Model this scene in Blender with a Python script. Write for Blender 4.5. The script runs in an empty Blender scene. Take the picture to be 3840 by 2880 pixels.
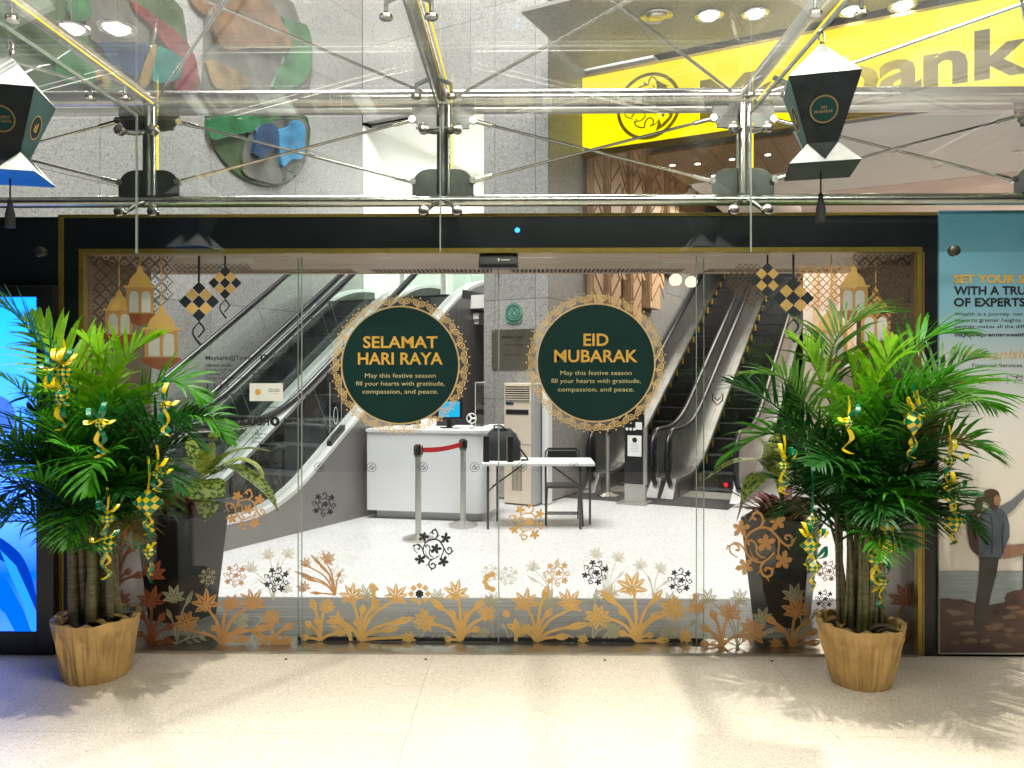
import bpy, bmesh, math, random
from mathutils import Vector
from mathutils.geometry import tessellate_polygon
R = math.radians
scene = bpy.context.scene
col = scene.collection

# ------------------------------------------------------------ camera
CX, HV, F, EYE, PSI = 1920.0, 1412.0, 2900.0, 1.70, R(.81)
cam_d = bpy.data.cameras.new('camera'); cam = bpy.data.objects.new('camera', cam_d); col.objects.link(cam)
cam.location = (0, 0, EYE); cam.rotation_euler = (R(90), 0, PSI)
cam_d.sensor_width = 36; cam_d.lens = 36*F/3840; cam_d.shift_y = -(1440-HV)/3840
cam_d.clip_start = .05; cam_d.clip_end = 200
scene.camera = cam
# ------------------------------------------------------------ world: night sky
w = bpy.data.worlds.new('World'); scene.world = w; w.use_nodes = True
nt = w.node_tree; bg = nt.nodes['Background']
sky = nt.nodes.new('ShaderNodeTexSky'); sky.sky_type = 'NISHITA'; sky.sun_disc = False
sky.sun_elevation = R(-4); sky.sun_rotation = R(200)
nt.links.new(sky.outputs[0], bg.inputs[0]); bg.inputs[1].default_value = .05
# ------------------------------------------------------------ exposure
scene.view_settings.view_transform = 'Standard'; scene.view_settings.look = 'None'
scene.view_settings.exposure = 0.0; scene.view_settings.gamma = 1.0
scene.view_settings.use_curve_mapping = False
scene.cycles.use_denoising = True
scene.cycles.max_bounces = 9; scene.cycles.transparent_max_bounces = 40
scene.cycles.glossy_bounces = 5; scene.cycles.diffuse_bounces = 4
scene.cycles.caustics_reflective = False; scene.cycles.caustics_refractive = False
scene.cycles.sample_clamp_indirect = 6.0

# rotated grid of the building inside: A runs up the escalators, B to the right
AL = R(27.2)
A = Vector((math.sin(AL), math.cos(AL), 0)); B = Vector((math.cos(AL), -math.sin(AL), 0)); Z = Vector((0, 0, 1))
EYEP = Vector((0, 0, EYE))
def SW(s, w_, z=0.): return A*s + B*w_ + Z*z
def ray(u, v):
    x = (u-CX)/F
    return Vector((x*math.cos(PSI)-math.sin(PSI), math.cos(PSI)+x*math.sin(PSI), (HV-v)/F))
def hit(u, v, n, k):
    r = ray(u, v); return EYEP + r*((k-n.dot(EYEP))/n.dot(r))
NY = Vector((0, 1, 0))
def PY(u, v, y): return hit(u, v, NY, y)
def onY(y): return lambda u, v: PY(u, v, y)
def onS(s): return lambda u, v: hit(u, v, A, s)
def onW(w_): return lambda u, v: hit(u, v, B, w_)
def FL(u, v, z=0.): return hit(u, v, Z, z)

# ------------------------------------------------------------ lights
def light(kind, name, loc, target, power, color=(1, 1, 1), size=.1, spot=60, blend=.5, sy=None):
    d = bpy.data.lights.new(name, kind); o = bpy.data.objects.new(name, d); col.objects.link(o)
    o.location = loc; o.rotation_euler = (Vector(target)-Vector(loc)).to_track_quat('-Z', 'Y').to_euler()
    d.energy = power; d.color = color
    if kind == 'SPOT': d.spot_size = R(spot); d.spot_blend = blend; d.shadow_soft_size = size
    elif kind == 'AREA':
        d.size = size
        if sy: d.shape = 'RECTANGLE'; d.size_y = sy
    else: d.shadow_soft_size = size
    return o
WARM = (1, .925, .83)
# outside: warm canopy spots over the palms and an added unseen area light to even out the forecourt
light('SPOT', 'canopy_spot', (-1.0, 3.3, 6.3), (-1.8, 3.9, 0), 1500, WARM, .06, 44, .7)
light('SPOT', 'canopy_spot', (1.65, 3.5, 6.3), (2.0, 3.9, 0), 1800, WARM, .055, 46, .7)
light('AREA', 'forecourt_fill', (.9, 1.55, 4.45), (.9, 2.9, 0), 285, WARM, 4.6, sy=.6)
# inside: unseen area lights added to brighten the lobby and the rooms behind it
light('AREA', 'lobby_fill', (-1.6, 6.6, 13.5), (-1.5, 8.4, 0), 4400, (1, .97, .94), 7, sy=4.5)
light('AREA', 'upper_room_light', SW(14.2, -6.9, 6.2), SW(14.2, -6.9, 0), 330, (1, .97, .93), 3, sy=3)
light('AREA', 'right_room_fill', SW(13.3, 1.8, 4.8), SW(13.6, 1.8, 0), 240, (1, .84, .72), 3.4, sy=3)
light('AREA', 'escalator_fill', SW(14.8, -2.6, 4.85), SW(14.6, -3.2, 0), 280, (1, .92, .82), 3, sy=2.4)


# ------------------------------------------------------------ materials
MATS = {}
def nodes(name):
    m = bpy.data.materials.new(name); m.use_nodes = True; n = m.node_tree
    return m, n, n.nodes['Principled BSDF']
def C4(c): return (c[0], c[1], c[2], 1)
def pr(name, c, rough=.5, metal=0., var=0., scale=8., bump=0., bscale=60., coat=0., emit=None, es=0., spec=None, c2=None, aniso=None):
    m, n, b = nodes(name)
    b.inputs['Base Color'].default_value = C4(c); b.inputs['Roughness'].default_value = rough
    b.inputs['Metallic'].default_value = metal
    if spec is not None: b.inputs['Specular IOR Level'].default_value = spec
    if coat: b.inputs['Coat Weight'].default_value = coat
    if emit: b.inputs['Emission Color'].default_value = C4(emit); b.inputs['Emission Strength'].default_value = es
    if var or bump:
        tc = n.nodes.new('ShaderNodeTexCoord')
    if var:
        no = n.nodes.new('ShaderNodeTexNoise'); no.inputs['Scale'].default_value = scale; no.inputs['Detail'].default_value = 5
        n.links.new(tc.outputs['Object'], no.inputs['Vector'])
        if aniso:
            mp = n.nodes.new('ShaderNodeMapping'); mp.inputs['Scale'].default_value = aniso
            n.links.new(tc.outputs['Object'], mp.inputs[0]); n.links.new(mp.outputs[0], no.inputs['Vector'])
        cr = n.nodes.new('ShaderNodeValToRGB'); e = cr.color_ramp.elements
        e[0].position = .3; e[1].position = .7
        e[0].color = C4([x*(1-var) for x in c]); e[1].color = C4(c2 or [min(1, x*(1+var)) for x in c])
        n.links.new(no.outputs['Fac'], cr.inputs[0]); n.links.new(cr.outputs[0], b.inputs['Base Color'])
        if not metal:
            mr = n.nodes.new('ShaderNodeMapRange'); mr.inputs[3].default_value = rough*.8; mr.inputs[4].default_value = min(1, rough*1.2)
            n.links.new(no.outputs['Fac'], mr.inputs[0]); n.links.new(mr.outputs[0], b.inputs['Roughness'])
    if bump:
        n2 = n.nodes.new('ShaderNodeTexNoise'); n2.inputs['Scale'].default_value = bscale; n2.inputs['Detail'].default_value = 4
        n.links.new(tc.outputs['Object'], n2.inputs['Vector'])
        bp = n.nodes.new('ShaderNodeBump'); bp.inputs['Strength'].default_value = bump; bp.inputs['Distance'].default_value = .01
        n.links.new(n2.outputs['Fac'], bp.inputs['Height']); n.links.new(bp.outputs[0], b.inputs['Normal'])
    MATS[name] = m; return m
def speckle(name, base, dark, light_, sc=120., rough=.5, bump=.1, big=.12):
    m, n, b = nodes(name); tc = n.nodes.new('ShaderNodeTexCoord')
    v = n.nodes.new('ShaderNodeTexVoronoi'); v.inputs['Scale'].default_value = sc
    n.links.new(tc.outputs['Object'], v.inputs['Vector'])
    sp = n.nodes.new('ShaderNodeSeparateColor'); n.links.new(v.outputs['Color'], sp.inputs[0])
    cr = n.nodes.new('ShaderNodeValToRGB'); e = cr.color_ramp.elements
    e[0].position = .0; e[0].color = C4(dark); e[1].position = 1; e[1].color = C4(light_)
    x = e.new(.22); x.color = C4(base); x = e.new(.8); x.color = C4([c*1.05 for c in base])
    n.links.new(sp.outputs[0], cr.inputs[0])
    no = n.nodes.new('ShaderNodeTexNoise'); no.inputs['Scale'].default_value = 1.3; no.inputs['Detail'].default_value = 6
    n.links.new(tc.outputs['Object'], no.inputs['Vector'])
    mr = n.nodes.new('ShaderNodeMapRange'); mr.inputs[1].default_value = .3; mr.inputs[2].default_value = .7
    mr.inputs[3].default_value = 1-big; mr.inputs[4].default_value = 1+big
    n.links.new(no.outputs['Fac'], mr.inputs[0])
    mx = n.nodes.new('ShaderNodeVectorMath'); mx.operation = 'SCALE'
    if 'stone' in name:     # every slab is cut from a slightly different block
        oi = n.nodes.new('ShaderNodeObjectInfo'); m2 = n.nodes.new('ShaderNodeMath'); m2.operation = 'MULTIPLY_ADD'; m2.inputs[1].default_value = .16; m2.inputs[2].default_value = .92
        m3 = n.nodes.new('ShaderNodeMath'); m3.operation = 'MULTIPLY'; n.links.new(oi.outputs['Random'], m2.inputs[0]); n.links.new(m2.outputs[0], m3.inputs[0]); n.links.new(mr.outputs[0], m3.inputs[1]); mr = m3
    n.links.new(cr.outputs[0], mx.inputs[0]); n.links.new(mr.outputs[0], mx.inputs['Scale'])
    n.links.new(mx.outputs[0], b.inputs['Base Color'])
    b.inputs['Roughness'].default_value = rough
    if bump:
        bp = n.nodes.new('ShaderNodeBump'); bp.inputs['Strength'].default_value = bump; bp.inputs['Distance'].default_value = .004
        n.links.new(sp.outputs[1], bp.inputs['Height']); n.links.new(bp.outputs[0], b.inputs['Normal'])
    MATS[name] = m; return m
def thin_glass(name, tint=(.93, .97, .95), base=.04, mul=1., rough=0.):
    m = bpy.data.materials.new(name); m.use_nodes = True; n = m.node_tree; n.nodes.clear()
    out = n.nodes.new('ShaderNodeOutputMaterial'); mix = n.nodes.new('ShaderNodeMixShader')
    t = n.nodes.new('ShaderNodeBsdfTransparent'); t.inputs[0].default_value = C4(tint)
    g = n.nodes.new('ShaderNodeBsdfGlossy'); g.inputs['Roughness'].default_value = rough; g.inputs[0].default_value = (1, 1, 1, 1)
    lw = n.nodes.new('ShaderNodeLayerWeight'); lw.inputs[0].default_value = .5
    p = n.nodes.new('ShaderNodeMath'); p.operation = 'POWER'; p.inputs[1].default_value = 5
    k = n.nodes.new('ShaderNodeMath'); k.operation = 'MULTIPLY_ADD'; k.inputs[1].default_value = .96*mul; k.inputs[2].default_value = base
    n.links.new(lw.outputs['Facing'], p.inputs[0]); n.links.new(p.outputs[0], k.inputs[0]); n.links.new(k.outputs[0], mix.inputs[0])
    n.links.new(t.outputs[0], mix.inputs[1]); n.links.new(g.outputs[0], mix.inputs[2]); n.links.new(mix.outputs[0], out.inputs[0])
    MATS[name] = m; return m
def leafmat(name, c, c2, trans=.35, rough=.35, scale=30., spots=None):
    m, n, b = nodes(name); tc = n.nodes.new('ShaderNodeTexCoord')
    no = n.nodes.new('ShaderNodeTexNoise'); no.inputs['Scale'].default_value = scale; no.inputs['Detail'].default_value = 3
    n.links.new(tc.outputs['Object'], no.inputs['Vector'])
    cr = n.nodes.new('ShaderNodeValToRGB'); e = cr.color_ramp.elements
    if spots: e[0].position = .44; e[1].position = .5
    else: e[0].position = .3; e[1].position = .7
    e[0].color = C4(c); e[1].color = C4(c2)
    n.links.new(no.outputs['Fac'], cr.inputs[0]); n.links.new(cr.outputs[0], b.inputs['Base Color'])
    b.inputs['Roughness'].default_value = rough; b.inputs['Specular IOR Level'].default_value = .3
    tl = n.nodes.new('ShaderNodeBsdfTranslucent'); n.links.new(cr.outputs[0], tl.inputs[0])
    mx = n.nodes.new('ShaderNodeMixShader'); mx.inputs[0].default_value = trans
    o = n.nodes['Material Output']
    n.links.new(b.outputs[0], mx.inputs[1]); n.links.new(tl.outputs[0], mx.inputs[2]); n.links.new(mx.outputs[0], o.inputs[0])
    MATS[name] = m; return m
def emis(name, c, s):
    m = bpy.data.materials.new(name); m.use_nodes = True; n = m.node_tree; n.nodes.clear()
    out = n.nodes.new('ShaderNodeOutputMaterial'); e = n.nodes.new('ShaderNodeEmission')
    e.inputs[0].default_value = C4(c); e.inputs[1].default_value = s; n.links.new(e.outputs[0], out.inputs[0])
    MATS[name] = m; return m

speckle('granite_floor', (.49, .435, .365), (.30, .255, .20), (.66, .61, .54), 190, .45, .08, .05)
speckle('white_floor', (.45, .45, .455), (.25, .25, .26), (.60, .60, .61), 75, .33, .02, .05)
speckle('grey_stone', (.265, .258, .248), (.13, .13, .13), (.37, .36, .35), 70, .5, .04, .05)
speckle('mat_black', (.014, .014, .016), (.004, .004, .005), (.03, .03, .03), 200, .9, .2, .1)
pr('mat_grey', (.30, .30, .30), .36, .5, .35, 3, aniso=(.3, 30, 1))
pr('navy_panel', (.004, .007, .011), .36, 0, .25, 3, spec=.35)
pr('black_panel', (.006, .007, .009), .35, 0, .2, 4)
pr('brass', (.33, .235, .055), .34, .75, .12, 20, aniso=(1, 1, 1))
pr('steel', (.62, .60, .57), .22, 1., .10, 14)
pr('dark_steel', (.10, .105, .10), .35, .9, .2, 10)
pr('brushed', (.58, .57, .55), .38, 1., .12, 6, aniso=(1, 1, 40))
pr('sill_steel', (.50, .48, .44), .28, 1., .25, 3, aniso=(2, 40, 1))
pr('beige_metal', (.42, .31, .22), .4, .25, .06, 4)
pr('brown_metal', (.17, .115, .075), .42, .35, .12, 4)
pr('grille_dark', (.035, .025, .018), .5, .3, .2, 30)
thin_glass('glass', (.94, .97, .955), .035)
thin_glass('glass_door', (.96, .98, .97), .032)
thin_glass('canopy_glass', (.95, .97, .95), .04, 1.15)
thin_glass('glass_green', (.82, .87, .85), .04)
thin_glass('acrylic', (.95, .96, .96), .03, .15)
pr('glass_edge', (.26, .31, .29), .2, 0, .1, 20)
pr('silver', (.74, .74, .74), .38, .55, .10, 5)
pr('rail_steel', (.33, .33, .32), .34, .8, .15, 4)
pr('rubber', (.010, .010, .013), .32, 0, .3, 20)
pr('step_dark', (.028, .030, .034), .5, .3, .4, 20)
pr('step_yellow', (.40, .26, .02), .5, 0, .25, 20)
pr('clad_grey', (.235, .225, .22), .38, .4, .05, 3)
pr('white_wall', (.80, .79, .76), .6, 0, .03, 2)
pr('ceil_white', (.80, .78, .76), .7, 0, .03, 2)
pr('pink_wall', (.72, .60, .54), .6, 0, .1, 2)
pr('white_gloss', (.80, .81, .83), .3, 0, .02, 3)
pr('white_plastic', (.78, .78, .76), .4, 0, .04, 8)
pr('cream_plastic', (.62, .54, .43), .4, 0, .04, 8)
pr('grey_plastic', (.32, .34, .36), .4, 0, .06, 8)
pr('black_plastic', (.010, .011, .012), .35, 0, .3, 20)
pr('black_fabric', (.012, .015, .018), .75, 0, .4, 12, .4, 25)
pr('paper', (.75, .75, .73), .7, 0, .03, 10)
pr('lantern_white', (.42, .43, .425), .6, 0, .18, 14, c2=(.47, .50, .49))
pr('shaded_gold_print', (.13, .085, .03), .6, 0, .1, 9)  # gold print with the shade of the lantern fronts in its colour
pr('timber_rib', (.38, .22, .11), .5, 0, .2, 9)
pr('lantern_navy', (.003, .007, .009), .45, 0, .3, 20)
pr('lantern_teal', (.025, .10, .105), .5, 0, .35, 8)
pr('lantern_under_bluelit', (.0, .13, .55), .6, 0, .1, 8)  # pale paper underside coloured with the blue glow of the screen
pr('lantern_under_shaded', (.010, .022, .022), .6, 0, .15, 8)  # pale paper underside, its shade put into the colour
pr('cord', (.008, .008, .009), .8, 0, .3, 40)
pr('timber', (.62, .42, .25), .5, 0, .22, 6, aniso=(8, 8, .8))
pr('timber_dark', (.24, .14, .06), .5, 0, .3, 5, aniso=(6, 1, 1))
pr('red_belt', (.55, .006, .015), .55, 0, .1, 20)
pr('gold_print', (.66, .40, .12), .5, 0, .07, 9)
pr('gold_deep', (.52, .27, .09), .5, 0, .10, 7)
pr('rust_print', (.27, .075, .025), .5, 0, .1, 7)
pr('olive_print', (.40, .38, .24), .55, 0, .12, 9)
pr('pale_print', (.60, .57, .44), .55, 0, .08, 9)
pr('navy_print', (.014, .020, .028), .5, 0, .15, 12)
pr('window_print', (.56, .545, .53), .6, 0, .04, 9)
pr('net_brown', (.085, .052, .03), .5, 0, .2, 12)
pr('green_disc', (.002, .026, .024), .6, 0, .12, 30, spec=.2)
pr('gold_text', (.62, .36, .06), .45, 0, .08, 12)
pr('cream_text', (.52, .46, .24), .5, 0, .08, 12)
pr('lace_gold', (.60, .42, .18), .5, 0, .12, 12)
pr('ink', (.010, .011, .014), .5, 0, .2, 20)
pr('sign_letter', (.27, .21, .0), .5, 0, .12, 3, emit=(.27, .20, .0), es=.25)
emis('sign_yellow', (1., .80, .0), 1.5)
emis('led_yellow', (1, .72, .02), 1.6)
emis('lamp_white', (1, .95, .86), 60)
emis('lamp_warm', (1, .86, .70), 7)
emis('globe_warm', (1, .80, .58), 1.6)
emis('led_blue', (.05, .35, 1), 3)
emis('screen_cyan', (.02, .52, .90), 1.1)
emis('red_glow', (1, .02, .04), 1.2)
pr('downlight_ring', (.6, .59, .56), .25, .9, .05, 8)
pr('gold_cloth', (.54, .35, .13), .36, .25, .22, 7, .35, 30)
pr('soil', (.035, .025, .016), .9, 0, .5, 30, .6, 40)
pr('cane_green', (.10, .12, .03), .45, 0, .35, 12, aniso=(1, 1, 5), c2=(.20, .18, .07))
pr('cane_brown', (.075, .062, .035), .5, 0, .35, 10, aniso=(1, 1, 6), c2=(.17, .15, .085))
leafmat('leaf_dark', (.008, .055, .009), (.016, .10, .011), .25, .42)  # palm greens run from shaded to top-lit, light is in the colours
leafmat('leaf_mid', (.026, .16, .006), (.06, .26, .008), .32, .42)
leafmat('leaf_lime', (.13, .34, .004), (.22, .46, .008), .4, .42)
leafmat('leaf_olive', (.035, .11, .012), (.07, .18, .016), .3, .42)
leafmat('dumb_cane', (.035, .085, .015), (.34, .43, .08), .25, .4, 38, spots=True)
leafmat('dumb_lime', (.26, .34, .04), (.47, .54, .12), .3, .4, 30, spots=True)
leafmat('leaf_red', (.10, .006, .012), (.19, .015, .02), .2, .45, 12)
pr('pot_dark', (.022, .024, .03), .35, 0, .25, 5)
pr('pot_grey', (.17, .175, .19), .4, 0, .1, 4)
pr('ribbon_yellow', (.72, .55, .004), .28, 0, .12, 15, spec=.7)
pr('ribbon_green', (.0, .16, .075), .25, 0, .2, 15, spec=.7)
pr('plaque', (.30, .28, .22), .3, .9, .2, 3)
pr('crest_green', (.13, .30, .23), .5, 0, .2, 15)
pr('crest_dark', (.045, .14, .11), .5, 0, .2, 15)
for nm_, k_ in (('gold_print', .05), ('gold_deep', .06), ('olive_print', .25), ('pale_print', .35), ('rust_print', .08), ('lace_gold', .12), ('net_brown', .2)):   # thin film lets a little light through
    m_ = MATS[nm_]; n_ = m_.node_tree; b_ = n_.nodes['Principled BSDF']; b_.inputs['Alpha'].default_value = 1-k_
leafmat('leaf_dry', (.16, .13, .03), (.24, .16, .05), .25, .5)
m_ = MATS['canopy_glass']; n_ = m_.node_tree; o_ = n_.nodes['Material Output']; mx_ = n_.nodes['Mix Shader']      # milky reflection haze mixed into the canopy sheets as a pale veil
d_ = n_.nodes.new('ShaderNodeBsdfTranslucent'); d_.inputs[0].default_value = (.8, .8, .76, 1); x_ = n_.nodes.new('ShaderNodeMixShader'); no_ = n_.nodes.new('ShaderNodeTexNoise'); no_.inputs['Scale'].default_value = 3.5; no_.inputs['Detail'].default_value = 7
q_ = n_.nodes.new('ShaderNodeMapRange'); q_.inputs[1].default_value = .3; q_.inputs[2].default_value = .75; q_.inputs[3].default_value = .004; q_.inputs[4].default_value = .026
n_.links.new(no_.outputs['Fac'], q_.inputs[0]); n_.links.new(q_.outputs[0], x_.inputs[0]); n_.links.new(mx_.outputs[0], x_.inputs[1]); n_.links.new(d_.outputs[0], x_.inputs[2]); n_.links.new(x_.outputs[0], o_.inputs[0])
for nm, c in dict(relief_maroon=(.22, .03, .045), relief_navy=(.015, .055, .14), relief_teal=(.0, .20, .18), relief_green=(.025, .17, .06),
                  relief_brown=(.20, .105, .05), relief_rock=(.14, .135, .12), relief_sky=(.05, .25, .48), relief_tan=(.30, .20, .08), relief_moss=(.06, .11, .05)).items():
    pr(nm, [x*.62 for x in c], .22, 0, .5, 3, .6, 7, coat=.4)

# ------------------------------------------------------------ object helpers
OFF = {}
def link(o, parent=None, loc=None):
    col.objects.link(o)
    po = OFF.get(parent.name, Vector()) if parent else Vector()
    if parent: o.parent = parent
    if loc is not None: o.location = Vector(loc)-po; OFF[o.name] = Vector(loc)
    else: OFF[o.name] = po
    return o
def tag(o, label=None, cat=None, group=None, kind=None):
    if label: o['label'] = label
    if cat: o['category'] = cat
    if group: o['group'] = group
    if kind: o['kind'] = kind
    return o
def thing(name, loc, label, cat, group=None):
    o = bpy.data.objects.new(name, None); o.empty_display_size = .1
    link(o, None, loc); return tag(o, label, cat, group)
class MB:
    def __init__(s): s.v = []; s.f = []; s.mi = []; s.k = 0
    def add(s, vs, fs):
        o = len(s.v); s.v += [Vector(x) for x in vs]; s.f += [tuple(i+o for i in f) for f in fs]; s.mi += [s.k]*len(fs); return s
    def box(s, lo, hi):
        (a, b, c), (d, e, f) = lo, hi
        return s.add([(a, b, c), (d, b, c), (d, e, c), (a, e, c), (a, b, f), (d, b, f), (d, e, f), (a, e, f)],
                     [(3, 2, 1, 0), (4, 5, 6, 7), (0, 1, 5, 4), (1, 2, 6, 5), (2, 3, 7, 6), (3, 0, 4, 7)])
    def hexa(s, p):  # 8 points, bottom ring then top ring
        return s.add(p, [(3, 2, 1, 0), (4, 5, 6, 7), (0, 1, 5, 4), (1, 2, 6, 5), (2, 3, 7, 6), (3, 0, 4, 7)])
    def swbox(s, s0, s1, w0, w1, z0, z1):
        return s.hexa([SW(s0, w0, z0), SW(s0, w1, z0), SW(s1, w1, z0), SW(s1, w0, z0), SW(s0, w0, z1), SW(s0, w1, z1), SW(s1, w1, z1), SW(s1, w0, z1)])
    def tube(s, pts, r, n=8, cap=True):
        pts = [Vector(p) for p in pts]; rs = r if isinstance(r, (list, tuple)) else [r]*len(pts)
        up = None; vs = []
        for i, p in enumerate(pts):
            t = (pts[min(i+1, len(pts)-1)]-pts[max(i-1, 0)]).normalized()
            if up is None: up = t.orthogonal().normalized()
            up = (up-t*up.dot(t)); up = up.normalized() if up.length > 1e-6 else t.orthogonal().normalized()
            sd = t.cross(up)
            for k in range(n):
                a = 2*math.pi*k/n; vs.append(p+(up*math.cos(a)+sd*math.sin(a))*rs[i])
        fs = []
        for i in range(len(pts)-1):
            for k in range(n):
                fs.append((i*n+k, i*n+(k+1) % n, (i+1)*n+(k+1) % n, (i+1)*n+k))
        if cap: fs.append(tuple(range(n-1, -1, -1))); fs.append(tuple((len(pts)-1)*n+k for k in range(n)))
        return s.add(vs, fs)
    def lathe(s, c, prof, n=20, axis=Z):
        c = Vector(c); ax = Vector(axis).normalized(); e = ax.orthogonal().normalized(); g = ax.cross(e); vs = []
        for r_, h in prof:
            for k in range(n):
                a = 2*math.pi*k/n; vs.append(c+ax*h+(e*math.cos(a)+g*math.sin(a))*max(r_, 1e-4))
        m = len(prof); fs = [(i*n+k, i*n+(k+1) % n, (i+1)*n+(k+1) % n, (i+1)*n+k) for i in range(m-1) for k in range(n)]
        fs.append(tuple(range(n-1, -1, -1))); fs.append(tuple((m-1)*n+k for k in range(n)))
        return s.add(vs, fs)
    def prism(s, poly, d):  # polygon of 3d points pushed along d
        poly = [Vector(p) for p in poly]; d = Vector(d); n = len(poly)
        tr = tessellate_polygon([poly])
        vs = poly+[p+d for p in poly]
        fs = [tuple(t) for t in tr]+[tuple(i+n for i in reversed(t)) for t in tr]+[(i, (i+1) % n, (i+1) % n+n, i+n) for i in range(n)]
        return s.add(vs, fs)
    def flat(s, poly):
        poly = [Vector(p) for p in poly]; return s.add(poly, [tuple(t) for t in tessellate_polygon([poly])])
    def build(s, name, mat, parent=None, smooth=False, loc=None, bevel=0):
        me = bpy.data.meshes.new(name); po = OFF.get(parent.name, Vector()) if parent else Vector()
        base = Vector(loc) if loc is not None else po
        me.from_pydata([tuple(v-base) for v in s.v], [], s.f)
        ms = mat if isinstance(mat, (list, tuple)) else [mat]
        for m in ms: me.materials.append(MATS[m])
        if len(ms) > 1: me.polygons.foreach_set('material_index', s.mi)
        bm = bmesh.new(); bm.from_mesh(me)
        if not getattr(s, 'open', False): bmesh.ops.recalc_face_normals(bm, faces=bm.faces)
        bm.to_mesh(me); bm.free()
        if smooth:
            me.polygons.foreach_set('use_smooth', [True]*len(me.polygons))
            me.set_sharp_from_angle(angle=R(40))
        o = bpy.data.objects.new(name, me); link(o, parent, loc)
        if bevel:
            b = o.modifiers.new('bevel', 'BEVEL'); b.width = bevel; b.segments = 2; b.limit_method = 'ANGLE'
        return o
def bx(name, mat, lo, hi, parent=None, bevel=0, loc=None):
    return MB().box(lo, hi).build(name, mat, parent, bevel=bevel, loc=loc)
def swb(name, mat, a_, parent=None, bevel=0, loc=None): return MB().swbox(*a_).build(name, mat, parent, bevel=bevel, loc=loc)
def dup(o, loc, parent=None, rotz=0.):
    c = o.copy(); col.objects.link(c)
    if parent: c.parent = parent
    else:
        c.location = loc; c.rotation_euler = (0, 0, rotz)
    for ch in o.children: dup(ch, None, c)
    return c

def cat_rom(pts, n=6):
    if len(pts) < 3: return [Vector((p[0], p[1], 0)) for p in pts]
    P = [Vector((p[0], p[1], 0)) for p in pts]; out = []
    for i in range(len(P)-1):
        p0, p1, p2, p3 = P[max(i-1, 0)], P[i], P[i+1], P[min(i+2, len(P)-1)]
        for k in range(n):
            t = k/n
            out.append(.5*((2*p1)+(p2-p0)*t+(2*p0-5*p1+4*p2-p3)*t*t+(3*p1-p0-3*p2+p3)*t**3))
    out.append(P[-1]); return out
class Print:   # flat lettering and film drawn on the plane pf
    count = 0
    def __init__(s, pf):
        s.raw = pf; s.m = MB(); s.m.open = True; o = pf(1900, 1400) if pf(1900, 1400).length < 90 else pf(0, 0)
        n = (pf(1901, 1400)-pf(1900, 1400)).cross(pf(1900, 1401)-pf(1900, 1400)).normalized(); s.n = n if n.dot(EYEP-o) > 0 else -n; s.off = Vector()
    def pf(s, u, v): return s.raw(u, v)+s.off
    def lift(s):      # each piece of film lies a hair above the one before it
        Print.count += 1; s.off = s.n*((Print.count % 150)*8e-6)
    def poly(s, pts, smooth=0):
        s.lift()
        if smooth: pts = [(p.x, p.y) for p in cat_rom(list(pts)+[pts[0]], smooth)][:-1]
        s.m.flat([s.pf(u, v) for u, v in pts]); return s
    def stroke(s, pts, w0, w1=None, smooth=5, wm=None):
        s.lift()
        w1 = w0 if w1 is None else w1
        q = cat_rom(pts, smooth) if smooth else [Vector((p[0], p[1], 0)) for p in pts]
        n = len(q); vs = []
        for i, p in enumerate(q):
            t = q[min(i+1, n-1)]-q[max(i-1, 0)]
            if t.length < 1e-6: t = Vector((1, 0, 0))
            t.normalize(); nn = Vector((-t.y, t.x, 0)); k = i/(n-1)
            wd = (w0+(w1-w0)*k)/2
            if wm is not None: wd = ((1-k)*w0*(1-k)+2*k*(1-k)*2*wm+k*k*w1)/2
            a, b = p+nn*wd, p-nn*wd; vs += [s.pf(a.x, a.y), s.pf(b.x, b.y)]
        s.m.add(vs, [(2*i, 2*i+1, 2*i+3, 2*i+2) for i in range(n-1)]); return s
    def ring(s, u, v, r0, r1, n=24, a0=0, a1=360):
        s.lift()
        vs = []
        for k in range(n+1):
            a = R(a0+(a1-a0)*k/n); c, d = math.cos(a), math.sin(a)
            vs += [s.pf(u+r0*c, v+r0*d), s.pf(u+r1*c, v+r1*d)]
        s.m.add(vs, [(2*i, 2*i+1, 2*i+3, 2*i+2) for i in range(n)]); return s
    def disc(s, u, v, r, n=20): return s.poly([(u+r*math.cos(2*math.pi*k/n), v+r*math.sin(2*math.pi*k/n)) for k in range(n)])
    def build(s, name, mat, parent=None): return s.m.build(name, mat, parent)

_tc = {}
def glyphs(txt, bold):
    key = (txt, bold)
    if key in _tc: return _tc[key]
    cu = bpy.data.curves.new('lettering', 'FONT'); cu.body = txt; cu.size = 1; cu.offset = bold; cu.resolution_u = 3; cu.fill_mode = 'BOTH'
    o = bpy.data.objects.new('lettering', cu); col.objects.link(o)
    dg = bpy.context.evaluated_depsgraph_get(); dg.update(); e = o.evaluated_get(dg); me = e.to_mesh()
    r_ = ([(v.co.x, v.co.y) for v in me.vertices], [tuple(p.vertices) for p in me.polygons])
    e.to_mesh_clear(); bpy.data.objects.remove(o); bpy.data.curves.remove(cu)
    _tc[key] = r_; return r_
def text(P_, txt, u, v, width, cap, bold=0., align='L', slant=0., rise=0.):
    """letters on a Print: u left edge (or centre), v baseline, width and capital height"""
    vs, fs = glyphs(txt, bold)
    x0 = min(p[0] for p in vs); x1 = max(p[0] for p in vs); sx = width/(x1-x0)
    ch = max(p[1] for p in glyphs('H', bold)[0]); sy = cap/ch
    if align == 'C': u -= width/2
    P_.m.add([P_.pf(u+(x-x0)*sx+slant*y*sy, v-y*sy-rise*(x-x0)*sx) for x, y in vs], fs)
    return P_

def tline(par, pf_, mat, *args):
    P_ = Print(pf_); text(P_, *args); return P_.build('lettering', mat, par)

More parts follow.
